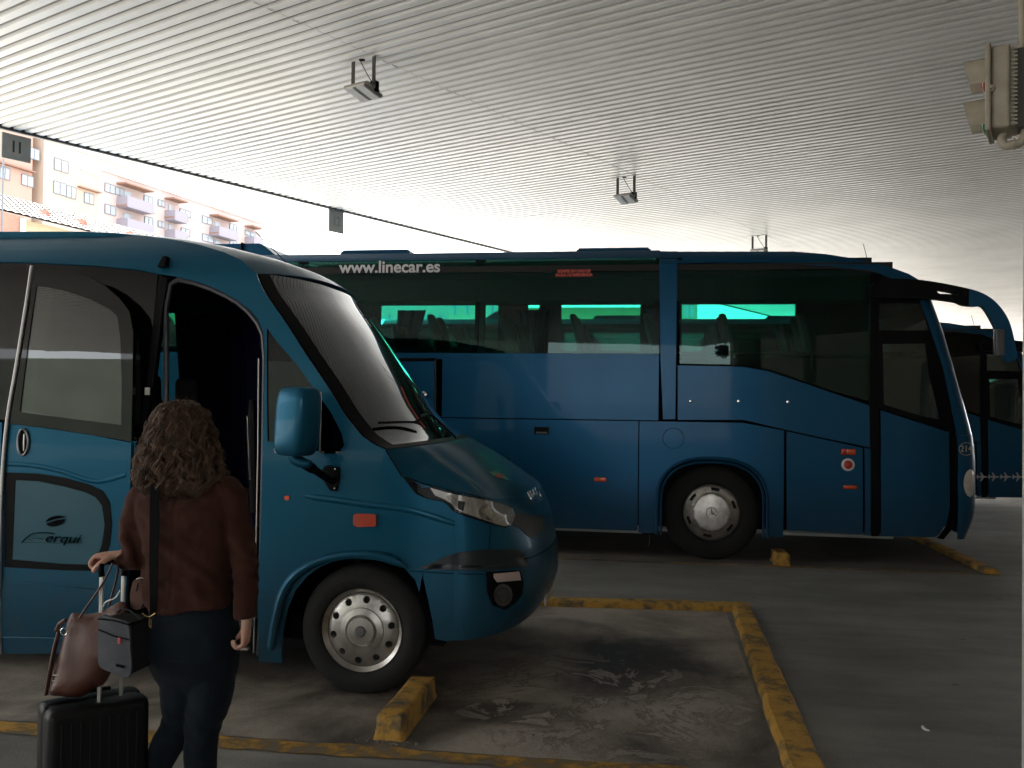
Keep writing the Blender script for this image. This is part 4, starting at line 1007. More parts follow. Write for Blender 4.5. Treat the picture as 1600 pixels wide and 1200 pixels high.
# ================================================================== MINIBUS
YV = 5.2; VYC = YV+1.025
def voff(x, z):
    o = 0
    if z > 1.3: o += .07*((z-1.3)/1.2)**2
    if z > 2.42: o += .22*(min(z-2.42, .34)/.31)**2
    if z < .6: o += .03*((.6-z)/.3)**2
    if x > -1.5: o += .03*((x+1.5)/.35)**2
    if z < 2.3: o += .018*math.exp(-((z-1.12)/.035)**2)*0
    return o
def build_van():
    root = thing('minibus', 'teal blue minibus with its side door open, parked nearest the camera', 'minibus', (-3, YV, 0))
    S = lambda x, y: onside(x, y, YV, voff)
    SP = lambda pts: [S(*p) for p in pts]
    def pan(name, pts, m=PAINT_V, holes=(), r=0, th=.012, out=0, par=None, g=.07, raw=False):
        o = pts if raw else SP(pts)
        if r: o = rnd(o, r)
        return panel(name, o, [h if raw else SP(h) for h in holes], YV, voff, m, par or root, th, out, g)
    XL = -8.2
    zlow = S(300, 1026)[1]-.01
    # ---- upper band + A pillar in one piece
    top = [(0, 362), (130, 362), (180, 364), (230, 369), (270, 374), (310, 382), (350, 394), (378, 407), (401, 428)]
    apo = [(412, 455), (428, 478), (450, 510), (480, 557), (512, 604), (540, 650), (565, 681), (585, 695), (603, 702)]
    api = [(560, 712), (541, 697), (536, 675), (518, 640), (492, 604), (465, 565), (432, 528), (415, 507)]
    arc = [(414, 560), (412, 520), (403, 498), (390, 484), (372, 470), (350, 457), (326, 446), (300, 438), (275, 432), (250, 428)]
    low = [(212, 421), (150, 415), (50, 410), (0, 409)]
    zA, zB = S(0, 362)[1], S(0, 409)[1]
    outer = [(XL, zB)] + [(XL, zA)] + SP(top) + SP(apo)
    # body side in front of the door, down to the wheel arch
    hoodline = [(628, 743), (660, 757), (700, 766)]
    XF = -1.12
    h_end = S(712, 768)
    bump_top = [(700, 890), (650, 888)]
    archo = [(655, 925), (648, 905), (632, 888), (610, 878), (585, 873), (555, 871), (525, 876), (500, 886), (480, 900), (462, 922), (450, 950), (443, 985), (440, 1022)]
    outer += SP(hoodline) + [(XF, h_end[1])] + [(XF, S(712, 884)[1])] + SP([(690, 886), (662, 888)]) + SP(archo) + [(S(440, 1030)[0], zlow), (S(403, 1030)[0], zlow)]
    outer += SP([(404, 1000), (408, 800), (412, 640)]) + SP(arc) + SP(low)
    outer = [tuple(q) for q in outer]
    qwin = [(417, 512), (432, 533), (465, 571), (492, 609), (517, 644), (534, 678), (538, 696), (528, 709), (505, 709), (488, 700), (470, 694), (418, 690)]
    pan('front_side_panel', outer, holes=[SP(qwin)], raw=True, g=.06)
    pan('quarter_window', [(415, 509), (432, 530), (467, 569), (494, 607), (519, 642), (537, 677), (541, 697), (529, 712), (504, 712), (486, 703), (469, 697), (415, 693)], GL_DARK, out=-.012, th=.005)
    # ---- rear body: window band and lower panel (left of the door)
    def low_y(x): return zB
    xb = S(250, 428)
    wb = [(XL, zB-.004)] + [S(0, 411)] + SP([(50, 412), (150, 417), (212, 423), (247, 429)]) + SP([(238, 520), (228, 620), (215, 690)]) + [(S(0, 655)[0], S(0, 655)[1]), (XL, S(0, 655)[1])]
    pan('side_window_band', wb, BLACKG, raw=True, th=.006)
    zs = S(0, 660)[1]
    pan('rear_side_panel', [(XL, zlow-.02), (S(2, 1000)[0], zlow-.02), (S(2, 700)[0], zs), (XL, zs)], raw=True)
    # ---- B pillar black and door jamb
    pan('door_pillar', [(250, 429), (262, 436), (256, 470), (250, 520), (240, 600), (228, 660), (222, 760), (220, 1025), (196, 1025), (200, 760), (214, 690), (230, 600), (238, 520)], BLACK, out=.004, th=.04)
    # ---- door opening frame (rubber arc)
    fr = SP([(262, 1020), (262, 700)][:0] + [(256, 640), (256, 560), (255, 480), (262, 444), (275, 436), (300, 441), (326, 450), (350, 461), (370, 473), (386, 487), (399, 503), (408, 522), (411, 560), (409, 700), (407, 800), (403, 1000), (401, 1024)])
    bm = NB(); tube(bm, [Vector((a, YV+voff(a, b)+.03, b)) for a, b in fr], [.017]*len(fr), 8); obj('door_seal', bm, mat('seal_grey', (.05, .05, .06), .45), root)
    fr2 = SP([(408, 560), (407, 700), (404, 850), (400, 1020)])
    bm = NB(); tube(bm, [Vector((a-.015, YV+voff(a, b)+.0, b)) for a, b in fr2], .004, 6); obj('jamb_trim', bm, STEELBAR, root)
    # ---- open plug door, pushed out beside the body
    YD = YV-.115
    D0 = lambda x, y: onside(x, y, YD, voff)
    DP = lambda pts: [D0(*p) for p in pts]
    door = bpy.data.objects.new('passenger_door', None); COL.objects.link(door); door.parent = root; door.location = Vector((-3.4, YD, .2))-root.location
    def dpan(name, pts, m, holes=(), out=0, th=.03, r=0):
        o = DP(pts)
        if r: o = rnd(o, r)
        return panel(name, o, [DP(h) for h in holes], YD, voff, m, door, th, out, .07)
    d_up = [(57, 416), (100, 422), (140, 433), (165, 447), (188, 467), (203, 487), (209, 520), (208, 600), (206, 690), (150, 680), (70, 668), (12, 661), (30, 560), (45, 470)]
    d_gl = [(58, 446), (100, 454), (140, 467), (170, 482), (184, 494), (189, 530), (191, 600), (190, 664), (150, 659), (80, 650), (32, 643), (42, 560), (50, 500)]
    dpan('door_frame', d_up, BLACKG, holes=[d_gl], out=.006)
    dpan('door_window', [(56, 443), (100, 451), (142, 464), (172, 479), (187, 491), (192, 530), (194, 600), (193, 667), (150, 662), (80, 653), (28, 646), (38, 560), (47, 500)], glass('door_window_glass', (.28, .30, .26), 1.8), th=.005)
    mid = [(12, 662), (70, 669), (150, 681), (205, 692), (203, 760), (201, 860), (198, 1019), (100, 1021), (4, 1022), (2, 900), (6, 760)]
    lw = [(10, 739), (60, 741), (100, 747), (140, 758), (160, 768), (170, 785), (173, 820), (170, 850), (160, 878), (146, 890), (100, 889), (8, 884)]
    dpan('door_panel', mid, PAINT_V, holes=[lw])
    lwg = [(24, 750), (60, 752), (100, 760), (133, 769), (150, 777), (160, 790), (164, 820), (160, 850), (152, 872), (140, 882), (100, 881), (19, 874)]
    fb = dpan('lower_window_frame', [(9, 738), (60, 740), (100, 746), (140, 757), (161, 767), (172, 785), (175, 820), (172, 850), (162, 879), (147, 892), (100, 891), (7, 886)], BLACK, holes=[lwg], out=.004)
    lg = dpan('lower_window', [(22, 748), (60, 750), (100, 758), (135, 767), (152, 776), (163, 790), (167, 820), (162, 852), (154, 874), (141, 885), (100, 884), (17, 877)], GL_LOW, th=.005)
    # crease on the door skin
    bm = NB(); pts = DP([(16, 912), (60, 914), (110, 918), (150, 921)]); tube(bm, [Vector((a, YD+voff(a, b)-.0, b)) for a, b in pts], [.003, .009, .009, .003], 8, flat=.6); obj('door_crease', bm, PAINT_V, door)
    bm = NB(); pts = DP([(6, 996), (60, 997), (110, 998), (196, 999)]); tube(bm, [Vector((a, YD+voff(a, b)+.002, b)) for a, b in pts], .007, 8); obj('door_crease', bm, PAINT_V, door)
    bm = NB(); pts = cr(DP([(12, 725), (50, 727), (95, 736), (130, 748), (158, 752), (196, 742)]) and [Vector((a, YD+voff(a, b)+.003, b)) for a, b in DP([(12, 725), (50, 727), (95, 736), (130, 748), (158, 752), (196, 742)])], 5); tube(bm, [p_+Vector((0, .022, 0)) for p_ in pts], .030, 16); obj('door_crease', bm, PAINT_V, door)
    # oval handle
    c = D0(37, 691); bm = NB(); tube(bm, [Vector((c[0]+.034*math.cos(t*math.pi/14), YD-.006, c[1]+.078*math.sin(t*math.pi/14))) for t in range(29)], .008, 8)
    hd = obj('handle_ring', bm, mat('handle_grey', (.16, .16, .17), .3, .6), door)
    bm = NB(); vs = [bm.verts.new((c[0]+.03*math.cos(t*math.pi/14), YD-.003, c[1]+.074*math.sin(t*math.pi/14))) for t in range(28)]; bm.faces.new(vs); obj('handle_recess', bm, MATTE, door)
    bm = NB(); tube(bm, [Vector((c[0]+.012, YD-.01, c[1]+.05)), Vector((c[0]+.014, YD-.016, c[1])), Vector((c[0]+.012, YD-.01, c[1]-.05))], .005, 8); obj('handle_bar', bm, STEELBAR, door)
    # logo on the lower window
    k_ = D0(88, 814); LM = mat('logo_black', (.003, .004, .005), .95, spec=.05)
    M = Matrix.Translation((k_[0], YD-.011, k_[1])) @ Matrix.Rotation(R_(12), 4, 'Y').inverted()
    bm = NB(); a_, b_ = .062, .031
    for sgn in (1, -1):
        up_ = [(a_*math.cos(t*math.pi/16), b_*math.sin(t*math.pi/16)*sgn) for t in range(17)]
        dn = [(x, (.004 if sgn > 0 else -.004)+.008*math.sin((x/a_+1)*1.2)) for x, y in up_[::-1]][1:-1]
        vs = [bm.verts.new(M @ Vector((x, 0, y))) for x, y in up_+dn]
        try: bm.faces.new(vs)
        except Exception: pass
    lo_ = obj('logo_oval', bm, LM, door, smooth=False)
    k2 = D0(92, 841)
    t_ = text('erqui', .075, (k2[0]+.025, YD-.012, k2[1]-.0), LM, door, name='logo_text', sx=1.45, shear=.35, rot=Matrix.Rotation(R_(90), 4, 'X'))
    bm = NB(); f = lambda x, y: Vector((D0(x, y)[0], YD-.016, D0(x, y)[1]))
    tube(bm, cr([f(37, 847), f(44, 840), f(55, 833), f(75, 832), f(88, 834)], 4), [.006]+[.006]*15+[.003], 6, flat=.5); tube(bm, cr([f(48, 843), f(60, 840), f(70, 842)], 4), .003, 6, flat=.3); tube(bm, [f(40, 847), f(132, 849)], .002, 6, flat=.3)
    obj('logo_swash', bm, LM, door)
    # chrome leading strip at the door's rear edge
    pts = [(52, 416), (44, 470), (28, 570), (13, 660), (5, 760), (1, 900), (2, 1021)]
    bm = NB(); tube(bm, cr([Vector((D0(*q)[0], YD-.012+voff(*D0(*q)), D0(*q)[1])) for q in pts], 4), .011, 8); obj('edge_strip', bm, mat('strip_metal', (.42, .41, .40), .4, .6), door)
    c = D0(219, 611); bxo('lock_plate', (c[0]-.015, c[0]+.015, YV-.03, YV-.02, c[1]-.022, c[1]+.022), WHITEPL, root)
    # ---- sill, step, interior
    IN = mat('cabin_dark', (.006, .007, .012), .9)
    F0 = YV+2.05
    bxo('floor_pan', (XL+.05, -1.2, YV+.12, F0-.06, .28, .42), MATTE, root)
    bxo('entry_step', (S(262, 1000)[0], S(400, 1000)[0]-.02, YV+.03, YV+.45, .36, .40), mat('step_rubber', (.03, .03, .03), .7), root)
    bxo('step_edge', (S(352, 1008)[0], S(391, 1008)[0], YV+.0, YV+.03, S(370, 1010)[1]-.008, S(370, 1010)[1]+.008), ALU, root)
    bxo('cabin_floor', (XL+.1, -2.0, YV+.5, F0-.08, .62, .66), IN, root)
    bxo('ceiling_lining', (XL+.1, -2.55, YV+.12, F0-.12, 2.50, 2.53), IN, root)
    bxo('rear_wall', (XL, XL+.05, YV+.03, F0-.03, .35, 2.6), PAINT_V, root)
    # bulkhead curtain behind the opening
    def curtain(x0, x1, y, z0, z1, sl=0):
        bm = NB(); rows = []; n = 40
        for k in range(n+1):
            t = k/n; x = lerp(x0, x1, t); rows.append((bm.verts.new((x, y+.025*math.sin(k*1.3), z1)), bm.verts.new((x+sl*(1-t), y+.025*math.sin(k*1.3+.3), z0))))
        for a, b in zip(rows, rows[1:]): bm.faces.new((a[0], b[0], b[1], a[1]))
        return solid(obj('curtain', bm, CURTAIN, root), .006)
    a0 = ony(272, 490, F0-.15).x; curtain(a0, ony(470, 560, F0-.15).x, F0-.15, .7, 2.45, sl=.16)
    # seats
    def seat(x, y, zf, s_=1.0):
        bm = NB(); rows = []
        prof = [(0, 0, .21), (.02, .25, .22), (-.01, .5, .215), (-.04, .62, .19), (-.05, .64, .12), (-.055, .66, .13), (-.06, .80, .13), (-.065, .84, .09)]
        for dx, dz, hw in prof: rows.append([bm.verts.new((x+(dx-.06)*s_, y-hw, zf+dz)), bm.verts.new((x+(dx+.05)*s_, y-hw*.9, zf+dz)), bm.verts.new((x+(dx+.05)*s_, y+hw*.9, zf+dz)), bm.verts.new((x+(dx-.06)*s_, y+hw, zf+dz))])
        for r0, r1 in zip(rows, rows[1:]):
            for k in range(4): bm.faces.new((r0[k], r0[(k+1) % 4], r1[(k+1) % 4], r1[k]))
        bm.faces.new(rows[0]); bm.faces.new(rows[-1]); o = obj('seat', bm, SEATM, root); mo = o.modifiers.new('round', 'SUBSURF'); mo.levels = mo.render_levels = 2
        bxo('seat_cushion', (x-.05, x+.45*s_, y-.22, y+.22, zf-.06, zf+.08), SEATM, root, bev=.03)
    c = ony(305, 590, YV+.75); seat(c.x, YV+.75, c.z-.84); c2 = ony(268, 566, YV+1.5); seat(c2.x-.1, YV+1.5, 1.05)
    for k in range(5): seat(-4.2-.8*k, YV+.5, 1.0); seat(-4.2-.8*k, YV+1.5, 1.0)
    seat(-2.25, YV+1.5, .92)
    # belt reel and pole by the front jamb
    bm = NB(); a = ony(386, 650, YV+.2); b = ony(391, 750, YV+.2); tube(bm, [a, b], .006, 8); obj('grab_pole', bm, CHROME, root)
    bm = NB(); a = ony(394, 625, YV+.25); b = ony(398, 800, YV+.25); tube(bm, [a, a.lerp(b, .2), b], [.02, .035, .03], 10); obj('belt_reel', bm, BLACK, root)
    for px_, py_ in ((398, 883), (369, 941)):
        c = ony(px_, py_, YV+.04 if px_ > 390 else YV+.3); bm = NB(); box(bm, c.x-.008, c.x+.008, c.y-.004, c.y+.004, c.z-.004, c.z+.004); obj('step_light', bm, mat('blue_led', (.1, .1, .8), .4, emit=((.25, .2, 1), 1.2)), root)
    # dashboard
    bxo('dashboard', (-1.95, -1.45, YV+.2, F0-.2, 1.05, 1.36), mat('van_dash', (.03, .03, .032), .7), root, bev=.06)
    bm = NB(); c = Vector((-2.02, YV+1.55, 1.38)); ax = Matrix.Rotation(R_(-60), 4, 'Y')
    tube(bm, [c+ax @ Vector((.2*math.cos(t*math.pi/12), .2*math.sin(t*math.pi/12), 0)) for t in range(25)], .014, 8); obj('steering_wheel', bm, BLACK, root)
    # ---- far side
    bxo('far_side_lower', (XL, -1.1, F0-.04, F0-.02, .3, 1.28), PAINT_V, root); bxo('far_side_upper', (XL, -2.5, F0-.2, F0-.15, 2.4, 2.6), PAINT_V, root)
    bxo('far_side_window', (XL+.1, -2.9, F0-.08, F0-.075, 1.285, 2.42), GL_CLEAR, root)
    for xx in (-7.2, -5.9, -4.7, -2.75): bxo('window_pillar', (xx, xx+.14, F0-.12, F0-.081, 1.28, 2.42), BLACK, root)
    bxo('firewall', (-1.75, -1.7, YV+.1, F0-.1, .4, 1.2), MATTE, root)
    # ---- roof
    ttab = [(XL, zA)] + [S(*q) for q in top]
    def roofP(u, v):
        x = lerp(XL, ttab[-1][0], 1-(1-u)**1.5); zt_ = interp(ttab, x); o_ = voff(x, zt_); wd = 2.05-2*o_; a = abs(2*v-1)
        t = max(0, (x+3.3)/.85)
        return (x+.13*(1-a**2.2)*t*t, YV+o_+wd*v, zt_+(.05)*(1-a**3)*(1 if t < .01 else 1-.0*t))
    grid_surf(roofP, 50, 25, 'roof', PAINT_V, root)
    # ---- windscreen
    etab = SP([(401, 428)]+apo)
    def wsE(t):
        k = t*(len(etab)-1); i = min(int(k), len(etab)-2); return Vector(etab[i]).lerp(Vector(etab[i+1]), k-i)
    def wsP(u, v, ins=0):
        e = wsE(u); o_ = voff(e.x, e.y); wd = 1.025-o_; s_ = 2*v-1; k = 1-abs(s_)**2.3
        bx = lerp(.13, .22, u**.5); bz = lerp(.05, .02, u)
        return (e.x+bx*k, VYC+wd*s_, e.y+bz*k)
    grid_surf(wsP, 24, 41, 'windscreen', GL_WS, root, th=.006)
    # black frit border round the windscreen (near side strip, top strip) just outside the glass
    def strip(name, u0, u1, v0, v1, m, nu=24, nv=6, lift=.004):
        def P(u, v):
            q = Vector(wsP(lerp(u0, u1, u), lerp(v0, v1, v))); return (q.x+lift, q.y, q.z+lift*.6)
        return grid_surf(P, nu, nv, name, m, root)
    strip('windscreen_border', 0, 1, .004, .055, BLACK); strip('windscreen_border', 0, 1, .945, .996, BLACK); strip('windscreen_border', .93, 1, .055, .945, BLACK, 4, 30)
    # white cap strip over the windscreen
    def capP(u, v):
        q0 = Vector(wsP(0, v)); q1 = Vector(roofP(.995, v)); n = q0.lerp(q1, 0)
        return (q0.x-.085*u-.0, q0.y, q0.z+.055*u)
    # wipers
    for (pp) in (((655, 668), (640, 664), (588, 666)), ((708, 689), (672, 655), (652, 655))):
        bm = NB(); vv = .30 if pp[0][0] < 700 else .72
        pts = []
        for q in pp:
            d = ray(*q); best = None
            for i in range(60):
                for j in range(60):
                    w_ = Vector(wsP(.6+.4*i/59, j/59)); r_ = w_-CAM; dd = (r_-d*(r_.dot(d)/d.dot(d))).length
                    if best is None or dd < best[0]: best = (dd, w_)
            pts.append(best[1]+Vector((.02, -.012, .02)))
        tube(bm, cr(pts, 5), .0085, 6); obj('wiper', bm, BLACK, root)
    # ---- nose shell
    XN = [(.30, -.86), (.36, -.76), (.45, -.69), (.56, -.655), (.70, -.66), (.82, -.675), (.95, -.71), (1.05, -.755), (1.13, -.80), (1.2, -.84)]
    zF = h_end[1]; zc_ = 1.10
    def ztop(t): return lerp(zF, zc_, max(0, math.cos(t))**1.0)
    def nose(zz, t, out=0.0):
        x0 = XF; o_ = voff(x0, zz); Wd = 1.025-o_; e = 2/2.25; sg = 1 if math.sin(t) >= 0 else -1
        tuck = 0
        q = Vector((x0+(interp(XN, zz)-x0)*max(0, math.cos(t))**e, VYC-Wd*sg*abs(math.sin(t))**e, zz))
        if out: q += Vector((math.cos(t), -math.sin(t), 0)).normalized()*out
        return q
    H = math.pi/2
    zbp = S(712, 884)[1]
    def shell(name, zf0, zf1, ta, tb, m, n=16, k=40, out=0.0, th=.01):
        def P(u, v):
            t = lerp(ta, tb, v); return nose(lerp(zf0(t), zf1(t), u), t, out)
        return grid_surf(P, n, k, name, m, root, th)
    ns = shell('front_panel', lambda t: zbp, ztop, H, -H, PAINT_V, 18, 81)
    # bumper: wraps from the wheel arch round the front
    z_b0 = .33
    bside = SP([(662, 889), (690, 887), (712, 885)]); bl = SP([(713, 999), (700, 1002), (680, 998), (677, 975), (670, 940), (662, 905)])
    bp_out = [bside[0], bside[1], (XF, bside[2][1]), (XF, bl[0][1])]+bl[1:]
    pan('bumper_side', [tuple(q) for q in bp_out], raw=True, out=.006, g=.06)
    zb_side = bl[0][1]
    bsh = shell('bumper', lambda t: lerp(zb_side, .36, max(0, math.cos(t))), lambda t: zbp-.004, H, -H, PAINT_V, 16, 81, out=.006)
    # ---- bonnet
    def hoodP(u, v):
        t = H - math.pi*v; B = nose(ztop(t), t, .0)
        sv = (2*v-1)
        Wb = Vector(wsP(1, v)); 
        q = Wb.lerp(B, u)
        # true near edge follows the shut line
        edge = SP([(603, 703), (628, 743), (660, 757), (690, 764), (712, 768)])
        k = u*(len(edge)-1); i = min(int(k), len(edge)-2); e = Vector(edge[i]).lerp(Vector(edge[i+1]), k-i)
        side = Vector((e.x, YV+voff(e.x, e.y), e.y)) if v < .5 else Vector((e.x, VYC+(VYC-YV-voff(e.x, e.y)), e.y))
        lin = Vector(wsP(1, 0 if v < .5 else 1)).lerp(nose(ztop(H if v < .5 else -H), H if v < .5 else -H), u)
        a = abs(sv); q += (side-lin)*a**3
        bul = (math.sin(math.pi*min(1, u**.85)))**.8
        crest = (1-a**7)
        q.z += .034*bul*crest - .03*bul*a*a
        # raised rib line
        q.z += .024*bul*math.exp(-((a-.72)/.055)**2)
        q.z -= .012*bul*math.exp(-((a-.60)/.05)**2)
        return q
    hd_ = grid_surf(hoodP, 30, 91, 'bonnet', PAINT_V, root, angle=75)
    solid(hd_, .008)
    # ---- patches laid on the body by tracing onto the real surfaces
    def merged(objs):
        V, Fc = [], []
        for o in objs:
            n = len(V); off = gloc(o.parent); V += [v.co+off for v in o.data.vertices]; Fc += [[n+i for i in p.vertices] for p in o.data.polygons]
        return BVHTree.FromPolygons(V, Fc)
    sidep = [o for o in root.children if o.name.startswith(('front_side_panel', 'bumper_side', 'front_panel', 'bumper', 'bonnet'))]
    T = merged(sidep)
    def cast(px_, py_, out):
        d = ray(px_, py_).normalized(); h = T.ray_cast(CAM, d)
        if h[0] is None:
            for k in range(1, 12):
                h = T.ray_cast(CAM, ray(px_-k, py_).normalized())
                if h[0] is not None: break
        if h[0] is None: h = T.find_nearest(ony(px_, py_, YV+.2))
        n = h[1]
        if n.dot(d) > 0: n = -n
        return h[0]+n*out, n
    def patch(name, pts, m, out=.004, th=.006, holes=(), g=7, r=0, par=None):
        P_ = [(a, -b) for a, b in pts]
        if r: P_ = rnd(P_, r)
        bm = fill2d(P_, [[(a, -b) for a, b in h] for h in holes], g, g)
        for v in bm.verts:
            q, n = cast(v.co.x, -v.co.z, out); v.co = q
        face_dir(bm, Vector((.3, -1, .1))); o = obj(name, bm, m, par or root, norm=False, angle=70); solid(o, th, angle=60); return o
    # headlight : dark bowl, chrome inner, clear lens
    HLB = [(628, 744), (662, 757), (700, 767), (745, 775), (780, 785), (798, 793), (803, 805), (798, 820), (790, 825), (765, 819), (725, 806), (708, 799), (700, 790), (693, 784), (668, 780), (650, 772)]
    patch('headlight_bowl', HLB, BLACK, .002)
    hl = patch('headlight', [(672, 762), (700, 770), (745, 779), (780, 789), (796, 797), (800, 806), (794, 819), (785, 821), (765, 815), (727, 802), (712, 795), (704, 786), (695, 780), (680, 774)], mat('headlamp_inner', (.50, .46, .42), .22, .55, c2=(.72, .68, .63), scale=22), .005)
    def ringp(cx, cy, rx, ry, m, name, out, n=28, par=None):
        return patch(name, [(cx+rx*math.cos(2*math.pi*k/n), cy+ry*math.sin(2*math.pi*k/n)) for k in range(n)], m, out, .004, par=par)
    a_ = ringp(770, 800, 23, 14, mat('reflector_grey', (.36, .33, .31), .15, .8), 'headlight_reflector', .007)
    a_ = ringp(771, 800, 17, 10, mat('reflector_bright', (.62, .58, .54), .12, .8), 'headlight_reflector', .010)
    a_ = patch('headlight_louvre', [(716, 782), (727, 784), (724, 799), (716, 795)], BLACK, .0075, .002); a_ = patch('headlight_louvre', [(700, 774), (706, 776), (704, 785), (699, 781)], mat('lamp_white', (.8, .78, .75), .2), .0075, .002)
    patch('headlight_lens', [(640, 752), (672, 761), (700, 768), (745, 777), (780, 787), (798, 795), (802, 806), (796, 821), (786, 823), (765, 817), (726, 804), (710, 797), (702, 788), (694, 782), (668, 778), (654, 769)], GL_LAMP, .016, .003)
    # black band over the bumper
    patch('bumper_band', [(652, 888), (672, 880), (700, 868), (720, 862), (760, 858), (808, 859), (818, 868), (824, 884), (800, 887), (766, 891), (720, 891), (690, 890)], mat('bumper_band_dark', (.006, .012, .016), .35), .014)
    # grille between headlight and nose
    patch('grille', [(802, 803), (816, 801), (834, 808), (848, 803), (850, 815), (846, 830), (835, 841), (825, 838), (812, 826), (799, 821)], mat('grille_mesh', (.012, .012, .013), .5, c2=(.04, .04, .04), scale=60), .004)
    # fog lamp recess
    fg = patch('fog_lamp_surround', [(759, 893), (800, 891), (812, 893), (816, 910), (814, 928), (806, 938), (786, 952), (768, 945), (760, 925)], BLACK, .010)
    patch('fog_lamp_trim', [(770, 896), (808, 893), (811, 906), (775, 909), (770, 902)], mat('pale_pink_trim', (.55, .42, .38), .5), .016)
    ringp(784, 929, 14, 17, mat('fog_bezel', (.06, .06, .06), .3), 'fog_lamp', .015); ringp(783, 929, 10, 12.5, mat('fog_glass', (.10, .10, .10), .08, .5), 'fog_lamp', .020)
    patch('bumper_edge', [(813, 928), (824, 930), (818, 942), (800, 954), (786, 953), (806, 940)], PAINT_V, .014)
    # seams
    def seam(pts, w_=1.0, out=.002):
        bm = NB(); P2 = []
        for (a, b), (c, d) in zip(pts, pts[1:]):
            n = max(2, int(math.hypot(c-a, d-b)/8)); P2 += [(lerp(a, c, k/n), lerp(b, d, k/n)) for k in range(n)]
        P2.append(pts[-1]); tube(bm, [cast(a, b, out)[0] for a, b in P2], .0022*w_, 6); obj('panel_seam', bm, MATTE, root)
    seam([(766, 822), (764, 858)]); seam([(603, 703), (628, 744)], 2); seam([(628, 744), (662, 756), (700, 766), (745, 775), (798, 793)], 1.5); seam([(640, 892), (700, 896), (760, 898)], 1)
    # crease highlights on the wing
    bm = NB(); P2 = [(460, 773), (520, 781), (580, 789), (640, 797), (700, 815), (760, 833)]; 
    tube(bm, cr([cast(a, b, -.034)[0] for a, b in P2], 5), [.030, .033, .036]+[.04]*17+[.039, .038, .037, .036, .034, .032], 20); obj('wing_crease', bm, PAINT_V, root)
    # wheel arch flare
    P2 = [(430, 1012), (433, 970), (442, 930), (458, 903), (482, 884), (512, 872), (550, 866), (590, 868), (618, 876), (638, 887)]
    bm = NB(); fl = cr([cast(a, b, .0)[0] if a > 445 else Vector((S(a, b)[0], YV+.0, S(a, b)[1])) for a, b in P2], 5)
    for v in fl: v.y -= .018
    tube(bm, fl, [.012]+[.026]*(len(fl)-6)+[.022, .018, .012, .008, .004], 10); obj('wheel_arch_flare', bm, PAINT_V, root)
    # wheel well
    wc = S(566, 997); wcx = wc[0]
    bm = NB(); rows = []
    for k in range(25):
        t = math.pi*k/24; rows.append([bm.verts.new((wcx-.60*math.cos(t), YV+yy, .40+.60*abs(math.sin(t)))) for yy in (.03, .75)])
    for a, b in zip(rows, rows[1:]): bm.faces.new((a[0], b[0], b[1], a[1]))
    bm.faces.new([r[1] for r in rows]); obj('wheel_well', bm, MATTE, root)
    R = .375
    wheel(root, (wcx, YV+.01, R), R, .235, .24, 'steel')
    bm = NB(); lathe(bm, [(.2, 0), (.35, 0), (R, .04), (R, .2), (.35, .24), (.2, .24)], (wcx, YV+1.75, R), 'y', 40); obj('far_tyre', bm, RUBBER, root)
    wheel(root, (wcx-3.9, YV+.01, R), R, .235, .4, 'steel')
    # ---- lamps and small things
    lp = patch('side_indicator', [(553, 804), (560, 802), (588, 803), (589, 822), (560, 823), (553, 820)], mat('amber_lens', (.50, .055, .02), .25, coat=.6), .016, .02, r=3)
    patch('side_marker', [(444, 775), (452, 774), (453, 781), (446, 782)], ORANGE, .006, .006, r=2)
    # pictogram of a person
    c = S(431, 702); bm = NB(); y_ = YV+voff(*c)-.003
    bmesh.ops.create_circle(bm, cap_ends=True, radius=.007, segments=12, matrix=Matrix.Translation((c[0], y_, c[1]+.018)) @ Matrix.Rotation(R_(90), 4, 'X'))
    vs = [bm.verts.new((c[0]+a*.001, y_, c[1]+b*.001)) for a, b in ((-8, 9), (8, 9), (13, -4), (9, -5), (6, 3), (6, -22), (1, -22), (0, -6), (-1, -22), (-6, -22), (-6, 3), (-9, -5), (-13, -4))]; bm.faces.new(vs)
    obj('pictogram', bm, WHITEPL, root, smooth=False)
    # roof camera / clearance lamp
    c = S(258, 414); bm = NB(); y_ = YV+voff(*c)
    vs = [Vector((c[0]+a, y_+b, c[1]+d)) for a, b, d in ((-.028, -.055, -.022), (.03, -.055, -.018), (.028, .01, -.018), (-.024, .01, -.02), (-.008, -.02, .055), (.014, -.02, .055), (.014, .05, .05), (-.008, .05, .05))]
    vs = [bm.verts.new(v) for v in vs]
    for f in ((0, 3, 2, 1), (4, 5, 6, 7), (0, 1, 5, 4), (1, 2, 6, 5), (2, 3, 7, 6), (3, 0, 4, 7)): bm.faces.new([vs[i] for i in f])
    bmesh.ops.bevel(bm, geom=bm.edges[:], offset=.005, segments=2, affect='EDGES'); obj('side_camera', bm, BLACK, root)
    # maker's lettering on the nose and small badge
    c, n = cast(835, 776, .006); 
    qm = n.to_track_quat('Z', 'Y').to_matrix().to_4x4()
    # lettering runs across the nose, so x axis points to -y of the van (its right side) seen from the front
    zx = Vector((0, 1, 0)); zz = n; xx = (zx - n*zx.dot(n)).normalized(); yy = zz.cross(xx)
    def nose_text(body, size, cpx, m, nm, out=.006, ext=.003, sx=1.0):
        c, n = cast(*cpx, out); xx = (Vector((0, 1, 0))-n*n.y).normalized(); yy = n.cross(xx)
        if yy.z < 0: xx, yy = -xx, -yy
        xx = yy.cross(n)
        M = Matrix.Translation(c) @ Matrix((xx, yy, n)).transposed().to_4x4()
        return text(body, size, (0, 0, 0), m, root, rot=M, name=nm, ext=ext, sx=sx, bold=.004)
    nose_text('IVECO', .13, (836, 776), CHROME, 'maker_lettering', sx=1.0)
